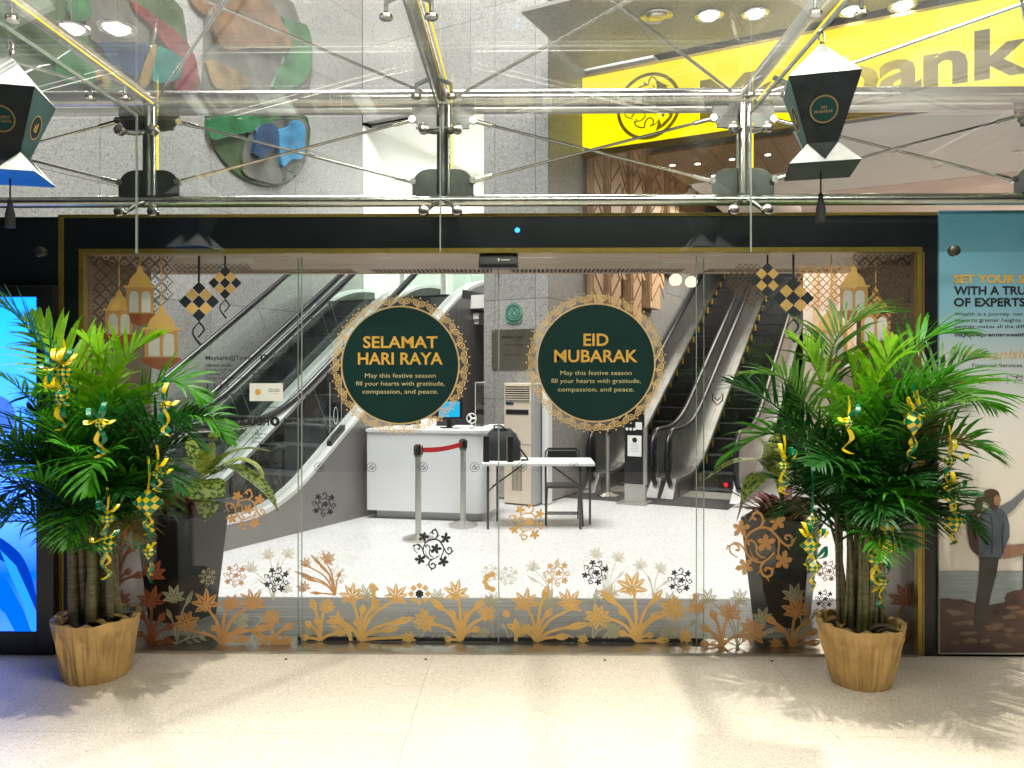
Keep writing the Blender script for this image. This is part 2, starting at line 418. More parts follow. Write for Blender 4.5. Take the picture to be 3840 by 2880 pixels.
# ============================================================ ground and shell of the building
YF = 4.74      # front of the door surround
YD = 4.90      # sliding leaves
YS = 4.84      # fixed side lights
YG = 4.50      # hanging glass
ZC = 3.224     # canopy glass
YT = 4.66      # steel truss
gr = MB().box((-7.2, -4, -.08), (7.2, YF, -.004)).build('ground', 'granite_floor'); tag(gr, kind='structure')
rg = random.Random(3)
ys = [YF-.003, 3.67, 2.62, 1.57, .52, -.53, -1.58, -2.63]
for j in range(len(ys)-1):
    for i in range(-3, 4):
        x0 = -.55+2.03*i+(0 if j != 99 else 1); 
        bx('paving_slab', 'granite_floor', (x0+.0007, ys[j+1]+.0007, -.003), (x0+2.0293, ys[j]-.0007, rg.uniform(-.0003, .0003)), gr)
for u, v in ((1072, 2472), (1597, 2473), (2268, 2476), (2895, 2480)):
    p = FL(u, v); MB().lathe(p, [(.011, 0), (.009, .004), (.003, .006)], 12).build('floor_stud', 'steel', gr, smooth=True)
fl = bx('lobby_floor', 'white_floor', (-9, YF+.2, -.05), (13, 24, 0)); tag(fl, kind='structure')

def wall_panels(root, mat, plane, k, a0, a1, aw, z0, z1, zh, th=.03, gap=.006, name='stone_panel'):
    """stone facing on the plane s = k or w = k, each slab its own piece"""
    n = max(1, round((a1-a0)/aw)); da = (a1-a0)/n; z = z0
    while z < z1-.01:
        zt = min(z+zh, z1)
        for i in range(n):
            p, q = a0+i*da+gap/2, a0+(i+1)*da-gap/2
            lo = (k, k+th, p, q) if plane == 'S' else (p, q, k-th, k)
            swb(name, mat, (lo[0], lo[1], lo[2], lo[3], z+gap/2, zt-gap/2), root)
        z = zt
def wall(name, label, loc): return thing(name, loc, label, 'wall')
# stone pier between the two escalators
pier = wall('stone_pier', 'grey granite pier with the green crest and metal plaque', SW(9.4, -4.95))
swb('core', 'black_panel', (9.435, 10.6, -5.42, -4.486, 0, 7.6), pier)
for p, q in ((-5.45, -5.27), (-5.27, -4.64), (-4.64, -4.45)):
    z = 0.02
    while z < 7.5:
        swb('stone_panel', 'grey_stone', (9.4, 9.432, p+.003, q-.003, z+.003, z+1.367), pier); z += 1.37
z = .02
while z < 7.5:
    swb('stone_panel', 'grey_stone', (9.435, 10.62, -4.483, -4.45, z+.003, z+1.367), pier); z += 1.37
# wall that runs up beside the right escalators
wr = wall('stone_wall', 'smooth grey stone wall beside the right escalators, below the timber fins', SW(10.65, -4.45))
swb('core', 'black_panel', (10.64, 21, -4.75, -4.49, 0, 6.25), wr)
wall_panels(wr, 'grey_stone', 'W', -4.452, 10.64, 21, 2.2, 0.02, 6.25, 1.66)
# left wall, behind the left escalators
wl = wall('stone_wall', 'speckled grey stone wall behind the left escalators, carrying the coloured relief', SW(6, -9.1))
swb('core', 'black_panel', (1.0, 11.25, -9.4, -9.14, 0, 9.0), wl)
wall_panels(wl, 'grey_stone', 'W', -9.1, 1.0, 11.25, 1.7, 0.02, 9.0, 1.37)
hw = wall('stone_wall', 'stone wall above the white opening, seen through the canopy glass', SW(11.25, -7))
swb('core', 'grey_stone', (11.285, 11.5, -9.1, -4.45, 6.40, 9.0), hw)
wall_panels(hw, 'grey_stone', 'S', 11.25, -9.09, -4.47, 1.15, 6.36, 9.0, 1.37)
# rooms beyond
cl = swb('ceiling', 'ceil_white', (11.52, 19, -9.1, -4.48, 6.33, 6.38)); tag(cl, kind='structure')
uf = swb('upper_floor', 'white_wall', (9.95, 19, -9.1, -5.48, 2.72, 2.92)); tag(uf, kind='structure')
bw = wall('white_wall', 'plain white wall of the upper level beyond the left escalators', SW(17.5, -7))
swb('wall_face', 'white_wall', (17.5, 17.6, -9.1, -4.48, 2.92, 6.33), bw)
swb('wall_return', 'white_wall', (11.3, 17.5, -9.25, -9.1, 2.92, 6.33), bw)
swb('pier_return', 'white_wall', (10.65, 17.5, -4.79, -4.76, 2.92, 6.33), bw)
for k in range(4):
    swb('glass_screen', 'glass_green', (14.2, 14.212, -9.0+k*.95, -8.08+k*.95, 2.92, 5.2), bw)
c2 = swb('ceiling', 'ceil_white', (10.75, 22, -3.48, 6.5, 4.93, 4.98)); tag(c2, kind='structure')
swb('ceiling_recess', 'ceil_white', (10.68, 22, -4.74, -3.40, 6.25, 6.30), c2); swb('ceiling_upstand', 'ceil_white', (12.7, 22, -3.48, -3.44, 4.985, 6.25), c2)
cv = MB()
for k in range(9):     # curved cornice stepping down at the right
    t0, t1 = k/9*math.pi/2, (k+1)/9*math.pi/2
    s0, s1 = 14.5+1.4*math.sin(t0), 14.5+1.4*math.sin(t1); z0, z1 = 4.0+.92*math.cos(t0), 4.0+.92*math.cos(t1)
    cv.hexa([SW(s0, -2.0, z0), SW(s0, 6.4, z0), SW(s1, 6.4, z1), SW(s1, -2.0, z1), SW(s0, -2.0, z0+.03), SW(s0, 6.4, z0+.03), SW(s1, 6.4, z1+.03), SW(s1, -2.0, z1+.03)])
o = cv.build('cornice', 'pink_wall', c2, smooth=True)
b2 = wall('pink_wall', 'warm pinkish back wall with upright ribs beyond the right escalators', SW(16, 1))
swb('wall_face', 'pink_wall', (16.2, 16.3, -2.1, 6.5, 0, 4.0), b2)
for k in range(24):
    w0 = -1.9+k*.30
    swb('rib', 'timber', (16.13, 16.2, w0, w0+.09, 1.9, 3.7), b2)
swb('counter_shelf', 'white_gloss', (15.6, 16.13, -1.6, 5.4, 1.85, 1.97), b2, bevel=.03)
b3 = wall('stone_wall', 'far grey end wall at the head of the right escalators', SW(21.5, -3))
wall_panels(b3, 'grey_stone', 'S', 21.3, -4.45, -2.1, 1.2, 0, 4.95, 1.37)
# timber soffit under the sign
so_ = thing('stone_soffit', SW(9.6, -1, 6.2), 'grey stone panelled soffit with round downlights above the yellow sign', 'ceiling panel')
for k in range(6): swb('soffit_panel', 'grey_stone', (8.5, 10.5, -4.40+k*1.17, -4.40+k*1.17+1.163, 6.205, 6.25), so_)
for k, (s, w_) in enumerate(((12.0, -3.86), (13.0, -3.80))):
    q = PY((2533, 2592)[k], (1050, 1058)[k], (11.9, 12.6)[k]); t = thing('globe_reflection', q, ('warm glowing globe shaped after a reflection, left of the escalator glass', 'second warm globe shaped after a reflection, further up the escalator')[k], 'lamp')  # solid glowing balls shaped after round reflections in the glass
    MB().lathe(q, [(.01, -.080), (.06, -.078), (.09, -.04), (.10, 0), (.09, .045), (.05, .085), (.01, .097)], 18).build('globe', 'globe_warm', t, smooth=True); MB().tube([q+Z*.095, Vector((q.x, q.y, 4.93))], .004, 6).build('cord', 'cord', t)
ts = thing('timber_soffit', SW(11.6, -2.4, 4.85), 'dark timber board soffit with small lit downlights below the yellow sign', 'ceiling panel')
for k in range(7):
    swb('board', 'timber_dark', (10.68, 12.6, -3.47+k*.28, -3.195+k*.28, 4.86, 4.90), ts)
# ------------------------------------------------------------ door surround
por = thing('door_surround', (0, YF, 0), 'black and gold framed entrance surround round the glass doors', 'doorway')
def X(u, y=YF): return PY(u, 1500, y).x
def ZZ(v, y=YF): return PY(1961, v, y).z
xl, xr = X(316), X(3440)
ZT, ZI = ZZ(800), ZZ(948)
bx('header_panel', 'navy_panel', (X(240), YF, ZZ(930)), (X(3520), YF+.9, ZZ(812)), por)
bx('upright_panel', 'navy_panel', (X(240), YF, 0), (X(297), YF+.05, ZZ(930)-.002), por)
bx('upright_panel', 'black_panel', (X(3457), YF, 0), (X(3546), YF+.05, ZZ(930)-.002), por)
bx('wing_panel', 'navy_panel', (-4.9, YF+.004, 0), (X(220), YF+.06, ZZ(808)), por)
bx('wing_panel', 'black_panel', (X(3546)+.002, YF+.01, 0), (4.6, YF+.06, ZZ(800)), por)
def trim(u0, v0, u1, v1, d=.008): bx('gold_trim', 'brass', (X(u0), YF-d, ZZ(v1)), (X(u1), YF+.04, ZZ(v0)), por, bevel=.002)
trim(220, 812.5, 240, 2450); trim(220, 800, 3520, 812, .009); trim(297, 930, 3457, 948)
trim(297, 948.5, 316, 2450); trim(3440, 948.5, 3457, 2450); trim(3460.5, 948.5, 3466, 2450, .004)
bx('jamb', 'brown_metal', (xl-.06, YF+.042, 0), (xl, YF+.86, ZI), por); bx('jamb', 'brown_metal', (xr, YF+.042, 0), (xr+.06, YF+.86, ZI), por)
for y0, y1 in ((4.785, 4.865), (4.87, 5.225), (5.23, 5.45), (5.645, 5.72)):
    bx('soffit_board', 'beige_metal', (xl, y0, ZI), (xr, y1, ZI+.012), por)
bx('soffit_back', 'black_panel', (xl, 4.785, ZI+.014), (xr, 5.70, ZI+.02), por)
edges = [330, 600, 645, 1330, 1395, 1845, 1912, 2560, 2640, 3150, 3200, 3430]
for i in range(0, len(edges), 2):
    a0, a1 = X(edges[i], 5.55), X(edges[i+1], 5.55); g = MB(); n = int((a1-a0)/.03)
    for k in range(n):
        x = a0+(k+.2)*(a1-a0)/n; g.box((x, 5.455, ZI+.002), (x+.011, 5.64, ZI+.012))
    o = g.build('vent_grille', 'beige_metal', por); o['kind'] = 'stuff'
    if i+2 < len(edges): bx('soffit_board', 'beige_metal', (a1, 5.452, ZI), (X(edges[i+2], 5.55), 5.642, ZI+.012), por)
bx('sill', 'sill_steel', (xl, YF-.02, 0), (xr, YD+.10, .016), por, bevel=.003)
# motion sensor under the header
o = MB().hexa([(X(1793), 4.755, ZZ(1002)), (X(1945), 4.755, ZZ(1002)), (X(1945), 4.86, ZZ(1002)), (X(1793), 4.86, ZZ(1002)),
               (X(1797), 4.765, ZZ(950)), (X(1941), 4.765, ZZ(950)), (X(1941), 4.86, ZZ(950)), (X(1797), 4.86, ZZ(950))]).build('motion_sensor', 'black_plastic', por, bevel=.006)
bx('sensor_slot', 'rubber', (X(1800), 4.749, ZZ(996)), (X(1938), 4.757, ZZ(988)), o)
p = Print(onY(4.7535)); p.poly([(1866, 969), (1874, 969), (1872, 979), (1868, 979)]); p.poly([(1878, 973), (1912, 973), (1912, 976), (1878, 976)]); p.build('sensor_mark', 'white_plastic', o)
MB().lathe((X(1940), YF-.001, ZZ(863)), [(.016, 0), (.015, .004), (.005, .006)], 14, (0, -1, 0)).build('blue_light', 'led_blue', por)
# lobby entrance mat
m = bx('entrance_mat', 'mat_grey', (xl+.02, YD+.12, 0), (xr-.02, 5.92, .006)); tag(m, 'ribbed grey entrance mat just inside the glass doors', 'mat')
g = MB()
for k in range(46):
    y = YD+.13+k*.019; g.box((xl+.03, y, .006), (xr-.03, y+.009, .010))
o = g.build('mat_rib', 'mat_grey', m); o['kind'] = 'stuff'
# ------------------------------------------------------------ hanging glass and canopy
NX = [-4.06, -2.267, -.4826, 1.3205, 3.12, 4.92]
names = ['at the far left', 'above the left side light', 'above the middle of the doors', 'in front of the black lantern at right', 'at the far right']
for i in range(5):
    t = bx('glass_panel', 'glass', (NX[i]+.006, YG, ZZ(948, YG)), (NX[i+1]-.006, YG+.014, ZC-.012)); tag(t, 'upright clear glass panel hanging '+names[i], 'glass panel', 'hanging glass panels above the doors')
    names2 = ['left lantern side', 'second bay from the left', 'middle bay above the doors', 'bay in front of the yellow sign', 'far right bay']
    t = bx('canopy_glass', 'canopy_glass', (NX[i]+.006, 1.6, ZC), (NX[i+1]-.006, YG-.004, ZC+.016)); tag(t, 'flat glass canopy sheet overhead, '+names2[i], 'glass canopy', 'canopy glass sheets')
cf = thing('canopy_truss', (0, YT, 3.0), 'stainless tube and rod truss that carries the glass canopy', 'steel frame')
ZL, ZU = ZZ(752, YT), ZZ(368, YT)
def tb(name, mat, pts, r, n=12): return MB().tube(pts, r, n).build(name, mat, cf, smooth=True)
tb('lower_tube', 'steel', [(-5.2, YT, ZL), (5.2, YT, ZL)], .036, 16)
tb('upper_tube', 'steel', [(-5.2, YT, ZU), (5.2, YT, ZU)], .053, 18)
tb('upper_tube', 'brushed', [(-5.2, YT+.25, ZU+.02), (5.2, YT+.25, ZU+.02)], .03, 14)
for i in range(1, 5):
    x = NX[i]
    tb('post', 'dark_steel' if i < 3 else 'steel', [(x-.004, YT, ZL+.03), (x-.004, YT, ZU-.04)], .034)
    tb('post_rod', 'steel', [(x+.035, YT-.012, ZL+.03), (x+.035, YT-.012, ZU-.04)], .012)
    bx('light_strip', 'led_yellow', (x+.052, YT-.012, ZL+.19), (x+.060, YT-.004, ZU-.16), cf)
    tb('canopy_beam', 'steel', [(x, YT-.05, ZU-.0), (x, 1.4, ZU-.0)], .036, 14)
    bx('light_strip', 'led_yellow', (x+.058, 1.5, ZU-.052), (x+.066, YT-.08, ZU-.044), cf)
    bx('glass_seal', 'glass_edge', (x-.005, 1.6, ZC-.001), (x+.005, YG+.014, ZC+.017), cf)
    bx('glass_seal', 'glass_edge', (x-.003, YG-.001, ZZ(946, YG)), (x+.005, YG+.015, ZC-.002), cf)
    for up in (0, 1):
        zb, zt = (ZL+.02, ZL+.19) if not up else (ZU-.03, ZU-.19); sg = 1 if not up else -1
        pts = [(x-.185, YT-.006, zb), (x+.185, YT-.006, zb)]
        for k in range(7):
            a = k/6*math.pi/2; pts.append((x+.185-.10+.10*math.cos(a), YT-.006, zt-sg*.10+sg*.10*math.sin(a)))
        for k in range(7):
            a = math.pi/2+k/6*math.pi/2; pts.append((x-.185+.10+.10*math.cos(a), YT-.006, zt-sg*.10+sg*.10*math.sin(a)))
        MB().prism(pts, (0, .014, 0)).build('gusset_plate', 'dark_steel' if i < 4 else 'pot_grey', cf)
        bx('gusset_rib', 'dark_steel', (x-.16, YT-.03, min(zb, zt)), (x+.16, YT-.012, min(zb, zt)+.012), cf)
    # spider arms and round glass fixings
    for zg, zr, y0 in ((ZZ(788, YG), ZL-.01, YT-.02), (ZZ(480, YG), ZU-.20, YT-.02)):
        for sx in (-1, 1):
            bxn = (x+sx*.098, YG-.006, zg)
            MB().tube([(x+sx*.015, y0, zr), (x+sx*.05, y0-.03, zr-.02), (x+sx*.098, YG+.05, zg), (x+sx*.098, YG+.014, zg)], [.014, .014, .011, .011], 8).build('spider_arm', 'steel', cf, smooth=True)
            MB().lathe((x+sx*.098, YG, zg), [(.031, -.022), (.031, 0.), (.030, .010), (.024, .013), (.004, .014)], 20, (0, -1, 0)).build('glass_button', 'steel', cf, smooth=True)
    for yy in (4.19, 3.26):
        for sx in (-1, 1):
            MB().lathe((x+sx*.096, yy, ZC), [(.030, 0), (.030, .010), (.026, .014), (.004, .016)], 18, (0, 0, -1)).build('glass_button', 'steel', cf, smooth=True)
            MB().tube([(x+sx*.096, yy, ZC+.016), (x+sx*.096, yy, ZC+.06), (x+sx*.03, yy, ZC+.09)], [.010, .013, .013], 8).build('spider_arm', 'dark_steel', cf, smooth=True)
for u, v in ((150, 945), (3580, 940)):
    p = PY(u, v, YG); MB().lathe((p.x, YG, p.z), [(.031, -.022), (.031, 0.), (.030, .010), (.024, .013), (.004, .014)], 20, (0, -1, 0)).build('glass_button', 'dark_steel', cf, smooth=True)
def rod(p, q, fork=True):
    p, q = Vector(p), Vector(q); d = (q-p).normalized()
    tb('brace_rod', 'steel', [p, q], .0085, 8)
    if fork:
        for a_, sg in ((p, 1), (q, -1)):
            tb('rod_fork', 'steel', [a_+d*sg*.02, a_+d*sg*.13], .014, 10); MB().lathe(a_+d*sg*.012-Vector((0, .02, 0)), [(.02, 0), (.02, .034)], 12, (0, 1, 0)).build('fork_pin', 'steel', cf, smooth=True)
za, zb2 = ZZ(681, YT), ZZ(448, YT)
for i in range(5):
    rod((NX[i]+.17, YT-.012, za), (NX[i+1]-.17, YT-.012, zb2)); rod((NX[i]+.17, YT+.012, zb2), (NX[i+1]-.17, YT+.012, za))
    rod((NX[i]+.10, YT-.10, ZU-.02), (NX[i+1]-.10, 2.4, ZU-.02), False); rod((NX[i]+.10, 2.4, ZU+.0), (NX[i+1]-.10, YT-.10, ZU+.0), False)
# ------------------------------------------------------------ lit yellow sign
SS = 10.56
sg = thing('yellow_sign', SW(SS, -2, 5), 'big lit yellow fascia sign with a tiger emblem, above the escalators', 'sign')
swb('sign_face', 'sign_yellow', (SS, SS+.05, -4.44, 2.2, 5.02, 6.10), sg)
swb('sign_box', 'brass', (SS+.052, SS+.10, -4.44, 2.2, 4.96, 6.16), sg)
swb('sign_lip', 'brass', (SS-.01, SS+.052, -4.44, 2.2, 4.93, 5.015), sg)
pf = onS(SS-.004); w2p = lambda w_, z: SW(SS-.004, w_, z)
def sgn(u, v): q = pf(u, v); return q.dot(B), q.z
pw = Print(lambda u, v: w2p(u, -v))
wM = sgn(2625, 400)[0]; zb = sgn(3747, 282)[1]-.0; wE = sgn(3872, 200)[0]
text(pw, 'Maybank', wM, -(zb), wE-wM, .56, .030)
pw.build('lettering', 'sign_letter', sg)
k_ = 520/2212
def T(pts): return [(2180+x*k_, 240+y*k_) for x, y in pts]
tg = Print(pf)
cu, cvv = T([(1070, 672)])[0]
# the ring is round on the sign itself
wc, zc = sgn(cu, cvv); rr = abs(sgn(cu, 398-129)[1]-zc)*.97
tr = Print(lambda u, v: w2p(u, -v)); tr.ring(wc, -zc, rr, rr-.048, 60); tr.build('emblem_ring', 'sign_letter', sg)
for pts, a, b in (([(870, 415), (960, 360), (1060, 325), (1080, 270), (1110, 215), (1140, 205), (1170, 225), (1195, 270), (1215, 340), (1215, 420)], 20, 24),
                  ([(640, 720), (700, 695), (690, 770), (715, 840), (820, 880)], 22, 16), ([(650, 730), (680, 770), (700, 770)], 24, 18),
                  ([(800, 850), (850, 785), (920, 755), (1000, 775), (1022, 840)], 26, 18), ([(1022, 840), (960, 895), (860, 925)], 20, 16),
                  ([(845, 905), (870, 980), (930, 1010), (1000, 1010), (1015, 940), (1050, 880), (1100, 858), (1140, 885), (1150, 930), (1120, 985)], 24, 20),
                  ([(760, 790), (800, 740), (860, 735)], 20, 10), ([(730, 760), (770, 705), (830, 700)], 14, 8), ([(870, 930), (880, 880), (900, 920)], 14, 8),
                  ([(870, 415), (800, 480), (740, 560), (690, 650), (640, 715)], 22, 22), ([(900, 470), (960, 440), (1010, 470)], 30, 12), ([(1090, 990), (1190, 950), (1235, 880)], 24, 8)):
    tg.stroke([T([q])[0] for q in pts], a*k_, b*k_)
for pts in ([(1140, 205), (1200, 240), (1270, 295), (1340, 325), (1410, 355), (1355, 350), (1385, 415), (1225, 415), (1220, 350), (1190, 260)],
            [(1120, 320), (1170, 360), (1165, 400)], [(995, 283), (1062, 322), (990, 335)], [(1120, 690), (1190, 760), (1180, 825), (1150, 740)],
            [(1240, 690), (1290, 800), (1275, 720), (1340, 690), (1335, 800), (1300, 860)], [(1030, 680), (1070, 690), (1055, 790)], [(1260, 430), (1350, 520), (1330, 640), (1290, 540)],
            [(1390, 430), (1450, 560), (1440, 680), (1390, 560)], [(1060, 560), (1120, 520), (1180, 560), (1120, 600)],
            [(1185, 1075), (1240, 870), (1275, 965), (1400, 840), (1395, 690), (1440, 690), (1450, 800), (1505, 690), (1440, 860), (1330, 985)]):
    tg.poly([T([q])[0] for q in pts])
tg.build('tiger_emblem', 'sign_letter', sg)
# ceiling downlights seen through the canopy
def downlight(u, v, lit, r, depth, label):
    c = EYEP+ray(u, v)*depth if depth else hit(u, v, Z, 6.19)
    t = thing('downlight', c, label, 'ceiling light', 'round downlights seen through the canopy')
    MB().lathe(c, [(r, .012), (r, 0), (r*.92, -.010), (r*.84, .0), (r*.80, -.006), (r*.70, .004)], 28).build('ring', 'downlight_ring', t, smooth=True)
    MB().lathe(c-Z*.004, [(r*.62, .0), (r*.5, -.02), (.02, -.03)], 24).build('lamp', 'lamp_white' if lit else 'downlight_ring', t)
    if lit and u > 1000: light('SPOT', 'downlight_beam', c-Z*.06, c-Z*5, 120, (1, .93, .82), .06, 80, .6)
    if not lit: MB().lathe(c-Z*.002, [(r*.5, .0), (r*.3, -.02), (.01, -.025)], 20).build('lens', 'rubber', t, smooth=True)
    if u < 1000: MB().tube([c+Z*.012, c+Z*(9.0-c.z)], .012, 8).build('stem', 'downlight_ring', t)
for u, v, lit, r, d, lb in ((2462, 62, 0, .20, 0, 'unlit round downlight with dark centre, left of the lit row'), (2660, 60, 1, .18, 0, 'bright round downlight just right of the unlit one'),
                            (2832, 52, 1, .17, 0, 'second bright downlight above the yellow sign'), (3195, 42, 1, .17, 0, 'third bright downlight, beside the black lantern cord'),
                            (3385, 22, 1, .17, 0, 'rightmost bright downlight above the sign lettering'), (272, 108, 1, .17, 8.0, 'bright downlight in front of the coloured relief, leftmost'),
                            (438, 108, 1, .20, 8.2, 'bright downlight in front of the coloured relief, nearer the maroon shape')):
    downlight(u, v, lit, r, d, lb)
def small_light(p, label, group, mat='lamp_warm', r=.05):
    t = thing('downlight', p, label, 'ceiling light', group)
    MB().lathe(p, [(r*1.3, .0), (r*1.3, -.008), (r, -.010)], 16).build('ring', 'downlight_ring', t, smooth=True); MB().lathe(p-Z*.011, [(r*.8, 0), (r*.8, -.004)], 14).build('lamp', mat, t)
for i, (s, w_) in enumerate(((11.3, -3.30), (11.4, -2.95), (11.4, -2.45), (11.4, -1.95), (12.2, -2.9))):
    small_light(SW(s, w_, 4.858), ('leftmost', 'second from the left', 'fourth from the left', 'rightmost', 'third from the left, set further back')[i]+' small warm downlight set in the dark timber soffit', 'small downlights in the timber soffit')
for i, (s, w_) in enumerate(((12.6, -8.2), (12.6, -6.9), (13.6, -7.5), (13.2, -6.0), (14.6, -6.6), (14.8, -8.0))):
    small_light(SW(s, w_, 6.328), ('left front', 'right front', 'middle', 'far right', 'right rear', 'left rear')[i]+' small recessed fitting in the white upper ceiling', 'small fittings in the white upper ceiling', 'downlight_ring', .06)
for i, (s, w_) in enumerate(((12.4, -.4), (13.2, 1.2), (12.0, 1.9), (13.6, .2))):
    small_light(SW(s, w_, 4.928), ('leftmost', 'third from left', 'rightmost', 'second from left')[i]+' small recessed fitting in the white ceiling right of the sign bracket', 'small fittings in the right hand ceiling', 'downlight_ring', .06)
# timber fins on the right wall
tf = thing('timber_screen', SW(12, -4.4, 4), 'carved pale timber fins hung on the stone wall below the yellow sign', 'wall panel')
fins = [(10.72, 11.2, 2.55), (11.27, 11.78, 2.52), (11.85, 12.25, 3.3), (12.3, 12.81, 2.55), (12.88, 13.24, 3.4), (13.29, 13.88, 2.93), (13.93, 14.35, 3.36), (14.4, 15.1, 3.7), (15.2, 16.0, 4.0), (16.1, 17.2, 4.3)]
for i, (s0, s1, zb_) in enumerate(fins):
    dp = .16 if i % 2 else .09
    o = swb('fin', 'timber', (s0, s1, -4.445, -4.445+dp, zb_, 6.2), tf, bevel=.006)
    g = MB(); n = 12
    for k in range(n):       # raised slanting ribs
        zz = zb_+.12+(6.1-zb_)*k/n; d = .34 if (k//3+i) % 2 else -.30
        g.swbox(s0+.03, s0+.06, -4.445+dp, -4.445+dp+.012, zz, zz+.28)
        a0 = SW(s0+.08, -4.445+dp+.001, zz); a1 = SW(s1-.03, -4.445+dp+.001, zz+d)
        g.hexa([a0, a1, a1+B*.014, a0+B*.014, a0+Z*.022, a1+Z*.022, a1+Z*.022+B*.014, a0+Z*.022+B*.014])
    o2 = g.build('rib', 'timber_rib', o); o2['kind'] = 'stuff'
# coloured relief on the left wall
rl = thing('wall_relief', SW(8, -9.1, 4), 'coloured stone relief of maroon, blue, green and brown shapes on the left wall', 'wall art')
RS = [('moss', [(-60, 0), (300, -10), (640, -10), (700, 160), (730, 250), (728, 352), (420, 350), (150, 356), (-60, 320)], .03), ('rock', [(765, -10), (1060, -10), (1120, 80), (1165, 160), (1155, 340), (1080, 420), (780, 430), (760, 200)], .03), ('moss', [(765, 425), (1010, 430), (1150, 440), (1140, 610), (1035, 700), (900, 668), (800, 560)], .03),
      ('maroon', [(470, 0), (560, 60), (640, 120), (690, 170), (722, 240), (722, 345), (640, 345), (632, 230), (560, 120), (490, 50)], .10),
      ('rock', [(300, -10), (440, 0), (520, 40), (545, 95), (540, 165), (430, 175), (330, 150)], .06), ('navy', [(345, 165), (535, 168), (520, 230), (490, 292), (400, 250)], .12),
      ('sky', [(528, 170), (545, 168), (510, 290), (490, 296)], .07), ('tan', [(548, 175), (575, 180), (545, 320), (505, 318)], .09), ('teal', [(580, 180), (660, 220), (660, 270), (628, 310), (550, 308)], .12),
      ('green', [(190, 230), (270, 185), (330, 240), (345, 310), (260, 320), (200, 290)], .08), ('tan', [(340, 250), (392, 300), (388, 330), (350, 330)], .09), ('green', [(245, 0), (310, -10), (330, 60), (280, 90), (240, 50)], .08),
      ('brown', [(790, 30), (900, -20), (1000, 20), (1040, 90), (1072, 140), (1060, 190), (940, 185), (830, 190), (780, 120)], .12), ('green', [(1045, 62), (1090, 85), (1140, 100), (1158, 170), (1150, 280), (1075, 345), (1010, 330), (1070, 190)], .08),
      ('tan', [(760, 235), (800, 230), (910, 290), (920, 330), (800, 335)], .07), ('moss', [(770, 340), (1000, 340), (1060, 330), (1020, 400), (800, 420)], .06),
      ('green', [(765, 450), (880, 430), (960, 445), (1010, 455), (950, 492), (860, 512), (775, 525)], .10), ('rock', [(900, 620), (905, 560), (940, 478), (1030, 455), (1130, 450), (1140, 520), (1132, 600), (1060, 640), (1040, 690), (960, 680), (905, 655)], .07),
      ('navy', [(925, 580), (940, 500), (960, 470), (1015, 480), (1020, 545), (985, 575), (965, 600)], .14), ('sky', [(1022, 490), (1060, 478), (1080, 455), (1118, 470), (1122, 530), (1112, 598), (1068, 605), (1040, 632), (1028, 580)], .14),
      ('brown', [(790, 0), (760, 60), (700, -10)], .05), ('moss', [(60, 280), (180, 240), (190, 330), (80, 350)], .06)]
pfw = onW(-9.098)
for nm, pts, th in RS:
    q = [(p_.x, p_.y) for p_ in cat_rom(pts+[pts[0]], 3)][:-1]
    MB().prism([pfw(u, v) for u, v in q], B*th).build('relief_piece', 'relief_'+nm, rl, bevel=.02)

# ============================================================ glass doors with printed film
def door(name, label, u0, u1, y, group):
    t = thing(name, (PY((u0+u1)/2, 1500, y).x, y, 0), label, 'glass door', group)
    x0, x1 = PY(u0, 1500, y).x, PY(u1, 1500, y).x
    bx('glass_pane', 'glass_door', (x0, y, .024), (x1, y+.012, ZI-.004), t)
    for x in (x0, x1): bx('edge_seal', 'glass_edge', (x-.0018, y-.001, .024), (x+.0018, y+.013, ZI-.006), t)
    return t
DL = door('fixed_side_light', 'fixed glass side light at left with gold lantern prints', 322, 1131, YS, 'glass door panels')
DA = door('sliding_glass_leaf', 'left sliding glass leaf with the SELAMAT HARI RAYA disc', 1117, 1868.5, YD, 'glass door panels')
DB = door('sliding_glass_leaf', 'right sliding glass leaf with the EID MUBARAK disc', 1871.5, 2640, YD, 'glass door panels')
DR = door('fixed_side_light', 'fixed glass side light at right with navy and gold woven diamond prints', 2612, 3434, YS, 'glass door panels')
for d, u0, u1 in ((DA, 1117, 1868), (DB, 1872, 2640)):
    bx('bottom_rail', 'black_panel', (PY(u0, 1500, YD).x, YD-.004, .020), (PY(u1, 1500, YD).x, YD+.018, .045), d)
pL, pM = onY(YS-.004), onY(YD-.004)
pL2, pM2 = onY(YS-.0025), onY(YD-.0025); pL3, pM3 = onY(YS-.0055), onY(YD-.0055); pM4 = onY(YD-.007)
ROS_F = [(600, 360, 155, -72), (1190, 400, 160, 60), (515, 965, 160, 110), (1130, 1020, 165, 80), (925, 680, 165, -75)]
